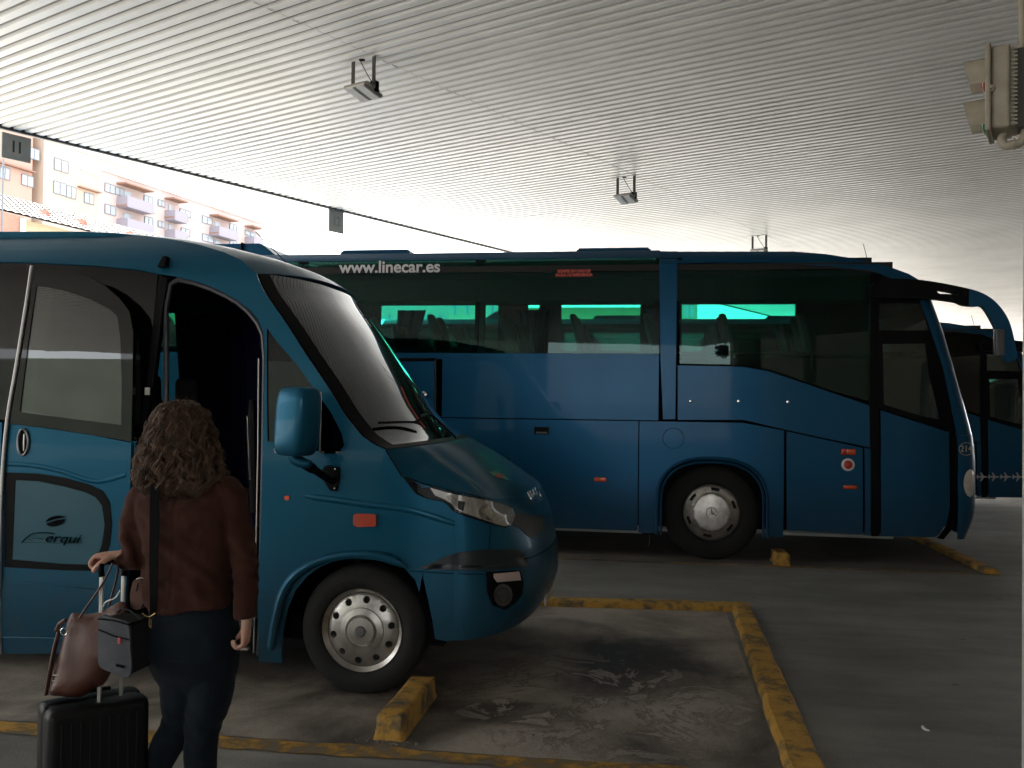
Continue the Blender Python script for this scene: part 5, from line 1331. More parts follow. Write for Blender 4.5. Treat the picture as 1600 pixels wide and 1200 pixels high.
    patch('badge', [(764, 738), (776, 737), (790, 745), (796, 752), (784, 748), (770, 744)], mat('badge_green', (.12, .22, .16), .3), .004, .003); patch('badge', [(774, 743), (784, 742), (786, 748), (776, 748)], mat('badge_red', (.5, .05, .05), .3), .009, .003)
    # ---- wing mirror: arm, black mount, painted shell, glass
    Mb = YV-.06
    def mp(x, y, yy): q = ony(x, y, yy); return q
    bm = NB(); a = S(519, 745); y_ = YV+voff(*a)
    pts = [(508, 727), (529, 730), (529, 748), (524, 768), (516, 767), (506, 752), (500, 740)]
    O = [(onside(p_[0], p_[1], YV-.02, voff)) for p_ in pts]; bm = fill2d(rnd(O, .01)); 
    for v in bm.verts: v.co.y = y_-.022
    face_dir(bm, Vector((0, -1, 0))); mt = obj('mirror_mount', bm, BLACK, root, norm=False); solid(mt, .03)
    for q in ((524, 733), (523, 763)):
        c = ony(q[0], q[1], y_-.03); bm = NB(); bmesh.ops.create_icosphere(bm, subdivisions=2, radius=.006, matrix=Matrix.Translation(c)); obj('bolt', bm, CHROME, root).parent = mt
    bm = NB(); pts = [mp(518, 752, y_-.03), mp(500, 740, YV-.14), mp(480, 727, YV-.22), mp(466, 718, YV-.26), mp(462, 700, YV-.27)]
    tube(bm, cr(pts, 5), [.022]*8+[.030]*8+[.026]*5, 12); obj('mirror_arm', bm, BLACK, root)
    Ym = YV-.27
    bm = NB(); tube(bm, cr([mp(485, 725, Ym), mp(466, 722, Ym), mp(458, 712, Ym), mp(462, 690, Ym)], 4), [.02, .024, .026]+[.028]*10, 12); obj('mirror_arm_cover', bm, PAINT_V, root)
    a = mp(436, 604, Ym); b = mp(494, 713, Ym)
    rows = []; bm = NB(); nu, nv = 22, 28
    cx_, cz_ = (a.x+b.x)/2, (a.z+b.z)/2; hw, hh = (b.x-a.x)/2, (a.z-b.z)/2
    for i in range(nu+1):
        ph = -math.pi/2 + math.pi*i/nu; row = []
        for j in range(nv):
            th = 2*math.pi*j/nv; c_, s_ = math.cos(th), math.sin(th); e = .28
            f_ = lambda x, k=e: math.copysign(abs(x)**k, x)
            r_ = abs(math.cos(ph))**.30
            x = hw*f_(c_, .45)*r_; y = .085*f_(s_, .7)*r_; z_ = hh*math.copysign(abs(math.sin(ph))**.55, math.sin(ph))
            x += .012*(z_/hh) ; row.append(bm.verts.new((cx_+x, Ym+y+.02*(x/hw), cz_+z_)))
        rows.append(row)
    for r0, r1 in zip(rows, rows[1:]):
        for j in range(nv): bm.faces.new((r0[j], r0[(j+1) % nv], r1[(j+1) % nv], r1[j]))
    bmesh.ops.remove_doubles(bm, verts=bm.verts[:], dist=1e-4); mh = obj('mirror_shell', bm, PAINT_V, root, angle=80)
    Mq = Matrix.Translation((cx_, Ym, cz_)) @ Matrix.Rotation(R_(-28), 4, 'Z') @ Matrix.Translation((-cx_, -Ym, -cz_))
    mh.data.transform(Matrix.Translation(-gloc(root)) @ Mq @ Matrix.Translation(gloc(root)))
    bxo('mirror_glass', (cx_-hw*.75, cx_+hw*.85, Ym+.078, Ym+.092, cz_-hh*.86, cz_+hh*.86), mat('mirror_face', (.6, .62, .6), .03, 1), root, M=Mq, bev=.004)
    # radio aerial on the roof front
    a = mp(350, 400, VYC-.2); b = mp(320, 335, VYC-.2); bm = NB(); tube(bm, [ony(455, 398+20, VYC), ony(420, 350, VYC), ony(399, 362, VYC)][:1]+[ony(399, 362, VYC)], .0035, 5); obj('aerial', bm, BLACK, root)
    # licence plate edge
    bm = NB(); c = nose(.44, R_(8), .02); box(bm, c.x-.004, c.x+.006, VYC-.26, VYC+.26, .40, .51, bev=.002); obj('licence_plate', bm, mat('plate_pale', (.6, .58, .5), .4), root)
    return root
van = build_van()

# ================================================================== TRAVELLER, LUGGAGE
DP_ = 3.42
def W(px_, py_, y=DP_): return ony(px_, py_, y)
JACK = None
def cloth(name, c1, c2, rough=.85, scale=14, bump=.25, bscale=35, weave=0):
    m, t, b, o = nodes(name)
    noise_col(t, b.inputs['Base Color'], c1, c2, scale, 8, .3, .7); b.inputs['Roughness'].default_value = rough
    b.inputs['Sheen Weight'].default_value = .04; b.inputs['Specular IOR Level'].default_value = .2
    tc = t.nodes.new('ShaderNodeTexCoord'); n = t.nodes.new('ShaderNodeTexNoise'); n.inputs['Scale'].default_value = bscale; n.inputs['Detail'].default_value = 5
    n2 = t.nodes.new('ShaderNodeTexNoise'); n2.inputs['Scale'].default_value = 420; ad = t.nodes.new('ShaderNodeMath'); ad.operation = 'MULTIPLY_ADD'; ad.inputs[1].default_value = .25
    t.links.new(tc.outputs['Object'], n.inputs['Vector']); t.links.new(tc.outputs['Object'], n2.inputs['Vector']); t.links.new(n2.outputs['Fac'], ad.inputs[0]); t.links.new(n.outputs['Fac'], ad.inputs[2])
    bp = t.nodes.new('ShaderNodeBump'); bp.inputs['Strength'].default_value = bump; bp.inputs['Distance'].default_value = .01
    t.links.new(ad.outputs[0], bp.inputs['Height']); t.links.new(bp.outputs[0], b.inputs['Normal']); return m
JACK = cloth('brown_suede', (.034, .012, .008), (.058, .020, .013), .9)
JEAN = cloth('dark_denim', (.003, .006, .011), (.007, .013, .021), .85, 18, .2, 28)
SKIN = mat('skin', (.50, .28, .20), .5, c2=(.56, .33, .25), scale=12)
SKIN.node_tree.nodes['Principled BSDF'].inputs['Subsurface Weight'].default_value = .1
LEATH = mat('brown_leather', (.072, .024, .015), .42, c2=(.10, .036, .023), scale=9, bump=.15, bscale=70)
GREYF = cloth('grey_nylon', (.085, .088, .10), (.11, .113, .125), .8, 20, .12, 60)
SHELLB = mat('suitcase_shell', (.007, .007, .008), .4, c2=(.010, .010, .011), spec=.3, scale=20, bump=.1, bscale=200)
WEBB = mat('black_webbing', (.005, .005, .006), .8, spec=.1)

def ringloft(bm, rings, caps=True):
    """rings: list of (centre, u-axis, v-axis, ru, rv, power)"""
    R = []
    for (c, u, v, ru, rv, p) in rings:
        row = []
        for k in range(28):
            t = 2*math.pi*k/28; a, b = math.cos(t), math.sin(t)
            row.append(bm.verts.new(Vector(c)+Vector(u)*ru*math.copysign(abs(a)**p, a)+Vector(v)*rv*math.copysign(abs(b)**p, b)))
        R.append(row)
    for a, b in zip(R, R[1:]):
        for k in range(28): bm.faces.new((a[k], a[(k+1) % 28], b[(k+1) % 28], b[k]))
    if caps: bm.faces.new(R[0][::-1]); bm.faces.new(R[-1])
    return R
def remeshed(name, bm, m, parent, vox, smooth=2, disp=None):
    bmesh.ops.recalc_face_normals(bm, faces=bm.faces[:])
    me = bpy.data.meshes.new('tmp'); bm.to_mesh(me); bm.free(); o = bpy.data.objects.new('tmp', me); COL.objects.link(o)
    r = o.modifiers.new('r', 'REMESH'); r.mode = 'VOXEL'; r.voxel_size = vox; r.use_smooth_shade = True
    if smooth: s_ = o.modifiers.new('s', 'SMOOTH'); s_.factor = .5; s_.iterations = smooth
    dg = bpy.context.evaluated_depsgraph_get(); dg.update(); m2 = bpy.data.meshes.new_from_object(o.evaluated_get(dg)); bpy.data.objects.remove(o)
    if disp:
        m2.update(); ns = [v.normal.copy() for v in m2.vertices]
        for v, n in zip(m2.vertices, ns): v.co += n*disp(v.co)
    m2.name = name
    return link(name, m2, m, parent, angle=180)

hip = W(308, 985)
per = thing('person', 'woman seen from behind with curly brown hair, brown jacket and dark jeans, holding a suitcase handle', 'person', (hip.x, DP_+.02, 0))
per['label'] = 'woman seen from behind, curly brown hair, brown jacket and jeans, hand on a suitcase handle'
X, Yx, Z = Vector((1, 0, 0)), Vector((0, 1, 0)), Vector((0, 0, 1))
# torso (jacket) : rows traced left/right outline, depth from anatomy
def tr(xl, xr, y, dep, dy=0, p=.8):
    a, b = W(xl, y), W(xr, y); c = (a+b)/2; return (c+Yx*dy, X, Yx, abs(b.x-a.x)/2, dep, p)
bm = NB()
ringloft(bm, [tr(266, 302, 728, .05, .03), tr(250, 322, 742, .068, .03), tr(222, 352, 755, .088, .025), tr(211, 366, 772, .105, .02), tr(213, 370, 800, .118, .015), tr(220, 366, 840, .118, .01), tr(228, 360, 880, .110, 0), tr(232, 360, 915, .112, -.005), tr(233, 366, 940, .128, -.012), tr(234, 369, 960, .138, -.02)][:9])
# slanting hem
ringloft(bm, [tr(232, 362, 925, .116, -.008), ((W(302, 948))+Yx*-.015, (X+Z*.10).normalized(), Yx, .158, .128, .8)])
# right arm, hanging
rs, re_, rw_ = W(357, 772)+Yx*.01, W(383, 872)+Yx*.0, W(392, 962)+Yx*-.045
tube(bm, cr([W(336, 764)+Yx*.015, rs, rs.lerp(re_, .5)+X*.004, re_, re_.lerp(rw_, .5), rw_], 6), [.052]*4+[.057]*6+[.055]*5+[.050]*6+[.044]*5+[.040]*5, 20)
# left arm, elbow out and forearm reaching left-forward
ls, le, lw_ = W(224, 775)+Yx*.01, W(214, 866)+Yx*-.03, W(188, 867, 3.375)
tube(bm, cr([W(244, 765)+Yx*.015, ls, ls.lerp(le, .5)-X*.012, le+Vector((-.0, .0, -.012)), le.lerp(lw_, .55)+Z*-.012, lw_+Vector((.0, 0, .004))], 6), [.055]*4+[.061]*7+[.057]*8+[.050]*6+[.043]*6, 20)
def wr(co):
    p = co; k = 0.0025*noise.noise(p*34)
    # sleeve folds near the left elbow / forearm, soft back folds
    dl = (p-le).length
    k += .0075*math.exp(-(dl/.13)**2)*math.sin((p.x*58+p.z*34+p.y*22)+noise.noise(p*9)*2.5)
    dr = (p-re_).length
    k += .0040*math.exp(-(dr/.12)**2)*math.sin(p.z*105+p.x*20+noise.noise(p*9)*2)
    k += .0125*noise.noise(Vector((p.x*7-p.z*6, p.y*4, p.z*9)))+.0065*noise.noise(Vector((p.x*16+p.z*9, p.y*8, p.z*18)))
    k += .0045*math.sin((p.x*.6+p.z)*66+noise.noise(p*6)*5)*math.exp(-((p.z-1.06)/.12)**2)*(1 if p.y < DP_ else .4)
    # back seam
    if p.y < DP_: k -= .003*math.exp(-((p.x-W(292, 850).x)/.006)**2)
    return k
jk = remeshed('jacket', bm, JACK, per, .0075, 3, wr)
# jeans
bm = NB()
def trj(xl, xr, y, dep, dy=0, tl=0): a, b = W(xl, y), W(xr, y); c = (a+b)/2; return (c+Yx*dy, (X+Z*tl).normalized(), Yx, abs(b.x-a.x)/2, dep, .88)
ringloft(bm, [trj(240, 364, 922, .10, 0), trj(240, 369, 950, .118, -.008), trj(238, 373, 985, .132, -.018), trj(238, 374, 1018, .130, -.018), trj(240, 370, 1045, .105, -.006), trj(246, 364, 1066, .078, .004), trj(256, 356, 1080, .06, .006)])
kneeR = W(316, 1130)+Yx*.01; ankR = Vector((W(308, 1200).x-.005, DP_+.05, .09))
kneeL = W(268, 1135)+Yx*.06; ankL = Vector((W(205, 1200).x, DP_+.10, .09))
kl = 5
pR = cr([W(336, 1030)+Yx*-.005, W(330, 1085), kneeR, kneeR.lerp(ankR, .35)+Yx*-.02, kneeR.lerp(ankR, .7)+Yx*-.005, ankR], kl)
tube(bm, pR, [interp([(0, .086), (.2, .085), (.36, .074), (.5, .066), (.7, .060), (1, .050)], i/(len(pR)-1)) for i in range(len(pR))], 22)
pL = cr([W(284, 1030)+Yx*-.005, W(280, 1085)+Yx*.02, kneeL, kneeL.lerp(ankL, .35)+Yx*-.02, kneeL.lerp(ankL, .7)+Yx*-.005, ankL], kl)
tube(bm, pL, [interp([(0, .084), (.2, .083), (.36, .073), (.5, .065), (.7, .058), (1, .048)], i/(len(pL)-1)) for i in range(len(pL))], 22)
for sx in (-1, 1): bmesh.ops.create_icosphere(bm, subdivisions=3, radius=.088, matrix=Matrix.Translation(W(306+sx*31, 1004)+Yx*-.062) @ Matrix.Diagonal((1, .9, 1.12, 1)))
def wj(co):
    p = co; k = .0035*noise.noise(Vector((p.x*8, p.y*8, p.z*15)))
    for kk in (kneeR, kneeL): k += .0028*math.exp(-((p-kk).length/.10)**2)*math.sin(p.z*75+p.x*55+noise.noise(p*10)*5)
    k += .0*math.sin(p.z*60+abs(p.x-hip.x)*60+noise.noise(p*9)*4)*math.exp(-((p.z-.70)/.05)**2)
    return k
jn = remeshed('jeans', bm, JEAN, per, .008, 3, wj)
# back pockets and stitching
bm = NB()
for pts in ([(330, 962), (362, 958), (362, 1000), (347, 1008), (333, 1000)],):
    pass
bm.free()
# body : head, neck, hands as one surface with arms and legs inside the clothes
bm = NB(); hc = W(279, 688)+Yx*.03
bmesh.ops.create_icosphere(bm, subdivisions=4, radius=.1, matrix=Matrix.Translation(hc+Z*.012) @ Matrix.Diagonal((.78, .98, 1.12, 1)))
bmesh.ops.create_icosphere(bm, subdivisions=3, radius=.05, matrix=Matrix.Translation(hc+Vector((0, .045, -.075))) @ Matrix.Diagonal((1, .9, .9, 1)))
bmesh.ops.create_icosphere(bm, subdivisions=2, radius=.014, matrix=Matrix.Translation(hc+Vector((0, .108, -.012))) @ Matrix.Diagonal((.8, 1.1, 1.4, 1)))
for sx in (-1, 1): bmesh.ops.create_icosphere(bm, subdivisions=2, radius=.022, matrix=Matrix.Translation(hc+Vector((sx*.079, .01, -.005))) @ Matrix.Diagonal((.35, .7, 1.2, 1)))
tube(bm, [hc+Vector((0, .005, -.06)), W(284, 745)+Yx*.02, W(288, 775)+Yx*.01], [.05, .052, .07], 18)
ringloft(bm, [tr(232, 352, 775, .08, .015), tr(238, 345, 840, .085, .01), tr(243, 352, 900, .085, 0), tr(250, 362, 980, .10, -.01), tr(262, 352, 1050, .07, 0)])
tube(bm, [rs, re_, rw_], [.042, .036, .026], 14); tube(bm, [ls, le, lw_], [.034, .022, .024], 14)
tube(bm, [W(332, 1040), kneeR, ankR], [.07, .05, .038], 14); tube(bm, [W(284, 1040), kneeL, ankL], [.07, .05, .038], 14)
def hand(bm, wrist, d, palm_n, thumb, curl, s=1.0, spread=.2):
    """wrist point, direction of the palm, palm normal (curl side), thumb side vector"""
    d = d.normalized(); th = (thumb - d*thumb.dot(d)).normalized(); pn = (palm_n-d*palm_n.dot(d)); pn = (pn-th*pn.dot(th)).normalized()
    tube(bm, [wrist-d*.02, wrist+d*.015, wrist+d*.045*s, wrist+d*.078*s], [(.024, .019), (.028, .017), (.038, .016), (.037, .012)], 14) if False else None
    rows = []
    for k, (a, wd, tk) in enumerate(((-.02, .025, .019), (.012, .027, .018), (.035, .036, .017), (.06, .040, .015), (.082, .037, .011))):
        c = wrist+d*a*s; rows.append([bm.verts.new(c+th*wd*s*math.copysign(abs(math.cos(t))**.8, math.cos(t))+pn*tk*s*math.sin(t)) for t in [2*math.pi*q/16 for q in range(16)]])
    for a, b in zip(rows, rows[1:]):
        for q in range(16): bm.faces.new((a[q], a[(q+1) % 16], b[(q+1) % 16], b[q]))
    bm.faces.new(rows[0][::-1]); bm.faces.new(rows[-1])
    for f, (off, L, r) in enumerate(((.029, .070, .0088), (.010, .078, .0090), (-.010, .073, .0086), (-.029, .058, .0078))):
        p = wrist+d*.078*s+th*off*s; dr = (d+th*off*spread*8).normalized(); pts = [p-dr*.012, p]; ang = 0
        for j, (seg, c) in enumerate(zip((.45, .30, .25), curl)):
            ang += c*(1+.12*f); v = dr*math.cos(ang)+pn*math.sin(ang); p = p+v*L*seg*s; pts.append(p)
        tube(bm, cr(pts, 4), [lerp(r*1.05, r*.78, k/16)*s for k in range(len(cr(pts, 4)))], 10)
    p = wrist+d*.022*s+th*.022*s+pn*.006; v1 = (d*.62+th*.62+pn*.48).normalized(); v2 = (d*.75+th*.15+pn*.62).normalized(); v3 = (d*.6-th*.25+pn*.7).normalized()
    pts = [p-v1*.01, p+v1*.032*s, p+v1*.032*s+v2*.03*s, p+v1*.032*s+v2*.03*s+v3*.024*s]; q = cr(pts, 4); tube(bm, q, [lerp(.0135, .0088, k/(len(q)-1))*s for k in range(len(q))], 10)
hr = rw_+Vector((.004, -.004, -.012))
hand(bm, hr, Vector((.0, -.06, -1)), Vector((-.9, -.25, 0)), Vector((-.15, .95, 0)), (.75, 1.0, .7))
hl_w = lw_+Vector((-.006, -.004, -.001))
hand(bm, hl_w, Vector((-.95, -.16, -.04)), Vector((0, .05, -1)), Vector((.2, -.95, .1)), (.95, 1.1, .9))
body = remeshed('body', bm, SKIN, per, .0042, 1)
# ring on the right hand thumb side is too small to read; shoes
for an, lf in ((ankR, 1), (ankL, -1)):
    bm = NB(); ringloft(bm, [((an.x, an.y-.01, .12), X, Yx, .045, .055, .9), ((an.x, an.y+.01, .075), X, Yx, .046, .075, .9), ((an.x, an.y+.05, .04), X, Yx, .048, .125, .8), ((an.x, an.y+.055, .004), X, Yx, .047, .128, .8)])
    obj('shoe', bm, mat('dark_shoe', (.012, .012, .013), .5), per, angle=80)
# hair: base volume + curls
HAIR = nodes('curly_brown_hair')[0]; t = HAIR.node_tree; b = [n for n in t.nodes if n.type == 'BSDF_PRINCIPLED'][0]
geo = t.nodes.new('ShaderNodeObjectInfo'); noise_col(t, b.inputs['Base Color'], (.028, .015, .009), (.16, .088, .052), 22, 5, .32, .68)
b.inputs['Roughness'].default_value = .42; b.inputs['Specular IOR Level'].default_value = .45; b.inputs['Anisotropic'].default_value = .4
hz_ = [(627.5, 277, 283), (629, 268, 292), (634, 252, 306), (645, 240, 316), (660, 234, 322), (680, 227, 329), (700, 221, 336), (720, 216, 345), (742, 214, 352), (758, 221, 347), (772, 242, 326)]
def hairP(u, th, infl=1.0):
    """u 0 top..1 bottom ; th angle, -y side is the back of the head"""
    k = u*(len(hz_)-1); i = min(int(k), len(hz_)-2); f = k-i; y, a, b_ = [lerp(p_, q_, f) for p_, q_ in zip(hz_[i], hz_[i+1])]
    A, B = W(a, y), W(b_, y); c = (A+B)/2; rx = abs(B.x-A.x)/2; ry = min(.125, rx*.98)*(1 if u < .6 else lerp(1, .62, (u-.6)/.4))
    c = c + Yx*(.035 if u < .5 else lerp(.035, -.035, (u-.5)/.5))
    return c+X*rx*infl*math.cos(th)+Yx*ry*infl*math.sin(th)
bm = NB(); rows = []
for i in range(26):
    row = []
    for k in range(40):
        th = 2*math.pi*k/40; p = hairP(i/25, th, .84); row.append(bm.verts.new(p+(noise.noise_vector(p*18)*.012)))
    rows.append(row)
for a, b in zip(rows, rows[1:]):
    for k in range(40): bm.faces.new((a[k], a[(k+1) % 40], b[(k+1) % 40], b[k]))
bm.faces.new(rows[0][::-1]); bm.faces.new(rows[-1])
# keep the face free: push the front part back
for v in bm.verts:
    if v.co.y > hc.y+.06 and v.co.z < hc.z+.06: v.co.y = hc.y+.06
rr = random.Random(11)
for s_ in range(150):
    th = rr.uniform(math.pi*.95, math.pi*2.05) if s_ % 7 else rr.uniform(0, 2*math.pi)
    u0 = rr.uniform(0, .10) if s_ < 60 else rr.uniform(.05, .5); u1 = rr.uniform(.93, 1.10) if s_ < 45 or rr.random() < .35 else min(1.02, u0+rr.uniform(.35, .65))
    infl = rr.uniform(.86, 1.0); ph = rr.uniform(0, 6.28); wl = rr.uniform(.045, .075); amp = rr.uniform(.009, .017); drift = rr.uniform(-.28, .28); sgn = rr.choice((-1, 1))
    n = int(16+(u1-u0)*60); nst = rr.randint(6, 10)
    for q_ in range(nst):
        of = Vector((rr.gauss(0, .0035), rr.gauss(0, .0035), rr.gauss(0, .003))); dp = rr.gauss(0, .22); da = rr.uniform(.8, 1.2); pts = []
        for k in range(n):
            u = lerp(u0, u1, k/(n-1)); g = min(1, (k+1)/8); tt = th+drift*(u-u0)
            p = hairP(min(u, 1), tt, infl) + (Z*-(u-1)*.25 if u > 1 else Vector((0, 0, 0)))
            nrm = Vector((math.cos(tt), math.sin(tt), 0)); tang = Vector((-nrm.y, nrm.x, 0)); a = ph+dp+sgn*2*math.pi*(u-u0)*.34/wl
            am = amp*da*g*(.55+.7*u)
            pts.append(p+of*(1+.6*u)+tang*math.cos(a)*am+nrm*(math.sin(a)*am*.9)+Z*math.sin(a+.7)*am*.35)
        r0 = rr.uniform(.0010, .0019); tube(bm, pts, [r0*(1 if k < n*.8 else lerp(1, .2, (k-n*.8)/(n*.2))) for k in range(n)], 4)
# flyaway hairs
for s_ in range(190):
    th = rr.uniform(math.pi*.9, math.pi*2.1); u0 = rr.uniform(0, .8); p = hairP(u0, th, 1.0); nrm = Vector((math.cos(th), math.sin(th), .5 if u0 < .2 else 0)); q = p+nrm*rr.uniform(.008, .022)+Z*rr.uniform(-.02, .02)
    tube(bm, cr([p, p.lerp(q, .5)+noise.noise_vector(p*30)*.01, q+noise.noise_vector(q*50)*.012], 4), .0006, 4)
hair = obj('hair', bm, HAIR, per, angle=180, norm=False)

# ------------------------------------------------------------------ suitcase
def suitcase():
    c = W(136, 1180, 3.32); ang = R_(-52)
    hw, hd = .185, .105; zt_ = W(130, 1098, 3.30).z; z0 = .045
    # front corner line: face shown obliquely
    cx_, cy_ = W(146, 1150, 3.36).x, 3.36
    t = thing('suitcase', 'black hard shell cabin suitcase standing at the lower left, its silver handle pulled up', 'suitcase', (cx_, cy_, 0))
    M = Matrix.Translation((cx_, cy_, 0)) @ Matrix.Rotation(R_(46), 4, 'Z')
    bm = NB(); box(bm, -hw, hw, -hd, -.004, z0, zt_, M=M); bmesh.ops.bevel(bm, geom=bm.edges[:], offset=.035, segments=5, affect='EDGES', profile=.6); obj('shell', bm, SHELLB, t)
    bm = NB(); box(bm, -hw, hw, .004, hd, z0, zt_, M=M); bmesh.ops.bevel(bm, geom=bm.edges[:], offset=.035, segments=5, affect='EDGES', profile=.6); obj('shell', bm, SHELLB, t)
    bm = NB(); box(bm, -hw+.006, hw-.006, -.03, .03, z0+.006, zt_-.006, M=M); bmesh.ops.bevel(bm, geom=bm.edges[:], offset=.02, segments=3, affect='EDGES'); obj('zip_band', bm, mat('zip_black', (.02, .02, .02), .6), t)
    bm = NB()
    for k in range(9):
        x = -hw+.05+k*(2*hw-.1)/8; tube(bm, [M @ Vector((x, -hd-.001, z0+.05)), M @ Vector((x, -hd-.001, zt_-.05))], .004, 6)
    obj('shell_rib', bm, SHELLB, t)
    hp = []
    for sx, pxp in ((-1, 157), (1, 191)):
        q = ony(pxp, 1000, 3.32 if sx < 0 else 3.42); x = q.x; yy = q.y; ztop_ = ony(pxp, 884, yy).z
        bm = NB(); tube(bm, [(x, yy, zt_-.1), (x, yy, ztop_)], [(.0095, .006)]*2, 4) if False else box(bm, x-.0075, x+.0075, yy-.005, yy+.005, zt_-.12, ztop_, bev=.002)
        obj('handle_tube', bm, STEELBAR, t); hp.append(Vector((x, yy, ztop_)))
    a, b = hp; d = (b-a).normalized()
    bm = NB(); tube(bm, cr([a-Z*.04, a+Z*.002-d*.004, a+d*.02+Z*.016, b-d*.02+Z*.016, b+Z*.002+d*.004, b-Z*.04], 4), .0135, 10, flat=.8); obj('handle_grip', bm, BLACK, t)
    bxo('top_handle', (-.07, .07, .03, .05, zt_+.012, zt_+.024), BLACK, t, M=M, bev=.004)
    for sx in (-1, 1):
        for sy in (-1, 1):
            q = M @ Vector((sx*(hw-.04), sy*(hd-.03), 0)); bm = NB(); lathe(bm, [(.024, -.01), (.024, .01)], (q.x, q.y, .025), 'x', 20); wh = obj('caster_wheel', bm, RUBBER, t); bxo('caster_fork', (q.x-.018, q.x+.018, q.y-.012, q.y+.012, .028, .06), BLACK, t, bev=.004)
    return hp, zt_
hp, SCZ = suitcase()

# ------------------------------------------------------------------ leather tote resting on the suitcase
def tote():
    Y0 = 3.27
    P = lambda x, y, yy=Y0: ony(x, y, yy)
    base = P(110, 1094); t = thing('leather_tote', 'brown leather tote bag leaning on top of the black suitcase', 'bag', (base.x, Y0, SCZ))
    out = [(97, 966), (104, 962), (125, 964), (150, 958), (178, 944), (188, 960), (178, 1010), (156, 1068), (134, 1084), (112, 1096), (84, 1094), (68, 1090), (72, 1060), (84, 1010), (90, 985)]
    O = [(P(*q).x, P(*q).z) for q in out]; O = [tuple(v)[:2] for v in cr([(a, b, 0) for a, b in O], 4, True)]
    bm = fill2d(O, (), .012, .012)
    zt_, zb_ = max(o[1] for o in O), min(o[1] for o in O)
    edge = [Vector(o) for o in O]
    def dist(x, z):
        p = Vector((x, z)); m = 9
        for a, b in zip(edge, edge[1:]+edge[:1]):
            d = b-a; tt = max(0, min(1, (p-a).dot(d)/max(1e-9, d.length_squared))); m = min(m, (a+d*tt-p).length)
        return m
    vs = bm.verts[:]; dd = {v: dist(v.co.x, v.co.z) for v in vs}
    def yo(v, front=True):
        k = (1-math.exp(-dd[v]/.022)); tp = (zt_-v.co.z)/(zt_-zb_); w_ = lerp(.022, .075, min(1, max(0, tp)))
        return w_*k
    q = bmesh.ops.duplicate(bm, geom=bm.verts[:]+bm.edges[:]+bm.faces[:]); mp_ = q['vert_map']
    for v in vs:
        y_ = yo(v); n = noise.noise(Vector((v.co.x*13, 1, v.co.z*9)))*.010*min(1, dd[v]/.03)
        v2 = mp_[v]; base_y = Y0+.05
        v2.co.y = base_y+y_; v.co.y = base_y-y_+n
    bmesh.ops.remove_doubles(bm, verts=bm.verts[:], dist=.0012); bodyo = obj('bag_body', bm, LEATH, t, angle=180)
    # piping + side strap + ring
    bm = NB(); tube(bm, [P(93, 984, Y0+.04), P(86, 1010, Y0+.02), P(78, 1050, Y0+.01), P(72, 1086, Y0+.01)], [.010, .011, .011, .010], 8, flat=.6); tube(bm, [P(88, 985, Y0+.03), P(93, 975, Y0+.02), P(103, 968, Y0+.02)], .008, 8); obj('side_strap', bm, LEATH, t)
    bm = NB(); c = P(100, 987, Y0+.012); tube(bm, [c+Vector((.014*math.cos(k*.45), 0, .014*math.sin(k*.45))) for k in range(15)], .0022, 6); obj('ring', bm, CHROME, t)
    for q in ((88, 1055), (87, 1064)):
        bm = NB(); tube(bm, [P(q[0]-5, q[1], Y0+.0), P(q[0]+5, q[1], Y0+.0)], .0022, 6); obj('buckle', bm, CHROME, t)
    H1 = [(124, 966), (134, 950), (147, 932), (160, 912), (170, 893), (176, 880)]; H2 = [(170, 948), (175, 930), (181, 908), (184, 892), (185, 880)]
    bm = NB(); tube(bm, cr([P(*q, Y0+.02+.006*k) for k, q in enumerate(H1)], 5), [.0062]*40, 8, flat=.7) ; obj('carry_strap', bm, LEATH, t)
    bm = NB(); tube(bm, cr([P(*q, Y0+.07) for q in H2], 5), .0055, 8, flat=.7); obj('carry_strap', bm, LEATH, t)
    bm = NB(); tube(bm, cr([P(161, 948, Y0+.02), P(166, 940, Y0+.02), P(180, 934, Y0+.02), P(188, 922, Y0+.03)], 4), .003, 6); obj('cord', bm, WHITEPL, t)
tote()
# small brown pouch hanging beside the hip
def pouch():
    Yp = 3.36; P = lambda x, y, yy=Yp: ony(x, y, yy)
    c = P(219, 925); t = thing('leather_pouch', 'small brown leather pouch hanging between the handle and the woman', 'pouch', tuple(c))
    O = [(P(*q).x, P(*q).z) for q in ((212, 905), (228, 903), (230, 925), (226, 948), (220, 952), (208, 948), (207, 928))]; O = rnd(O, .01)
    bm = fill2d(O, (), .02, .02)
    for v in bm.verts: v.co.y = Yp-.02
    face_dir(bm, Vector((0, -1, 0))); o = obj('pouch_body', bm, LEATH, t, norm=False); solid(o, .035); bv = o.modifiers.new('b', 'BEVEL'); bv.width = .008; bv.segments = 3
    bm = NB(); tube(bm, [P(213, 905, Yp-.024), P(218, 903, Yp-.026), P(226, 904, Yp-.024)], .0024, 6); obj('zip', bm, CHROME, t)
    bm = NB(); tube(bm, [P(216, 911, Yp-.026), P(213, 924, Yp-.027)], .0025, 6); obj('zip_pull', bm, BLACK, t)
pouch()
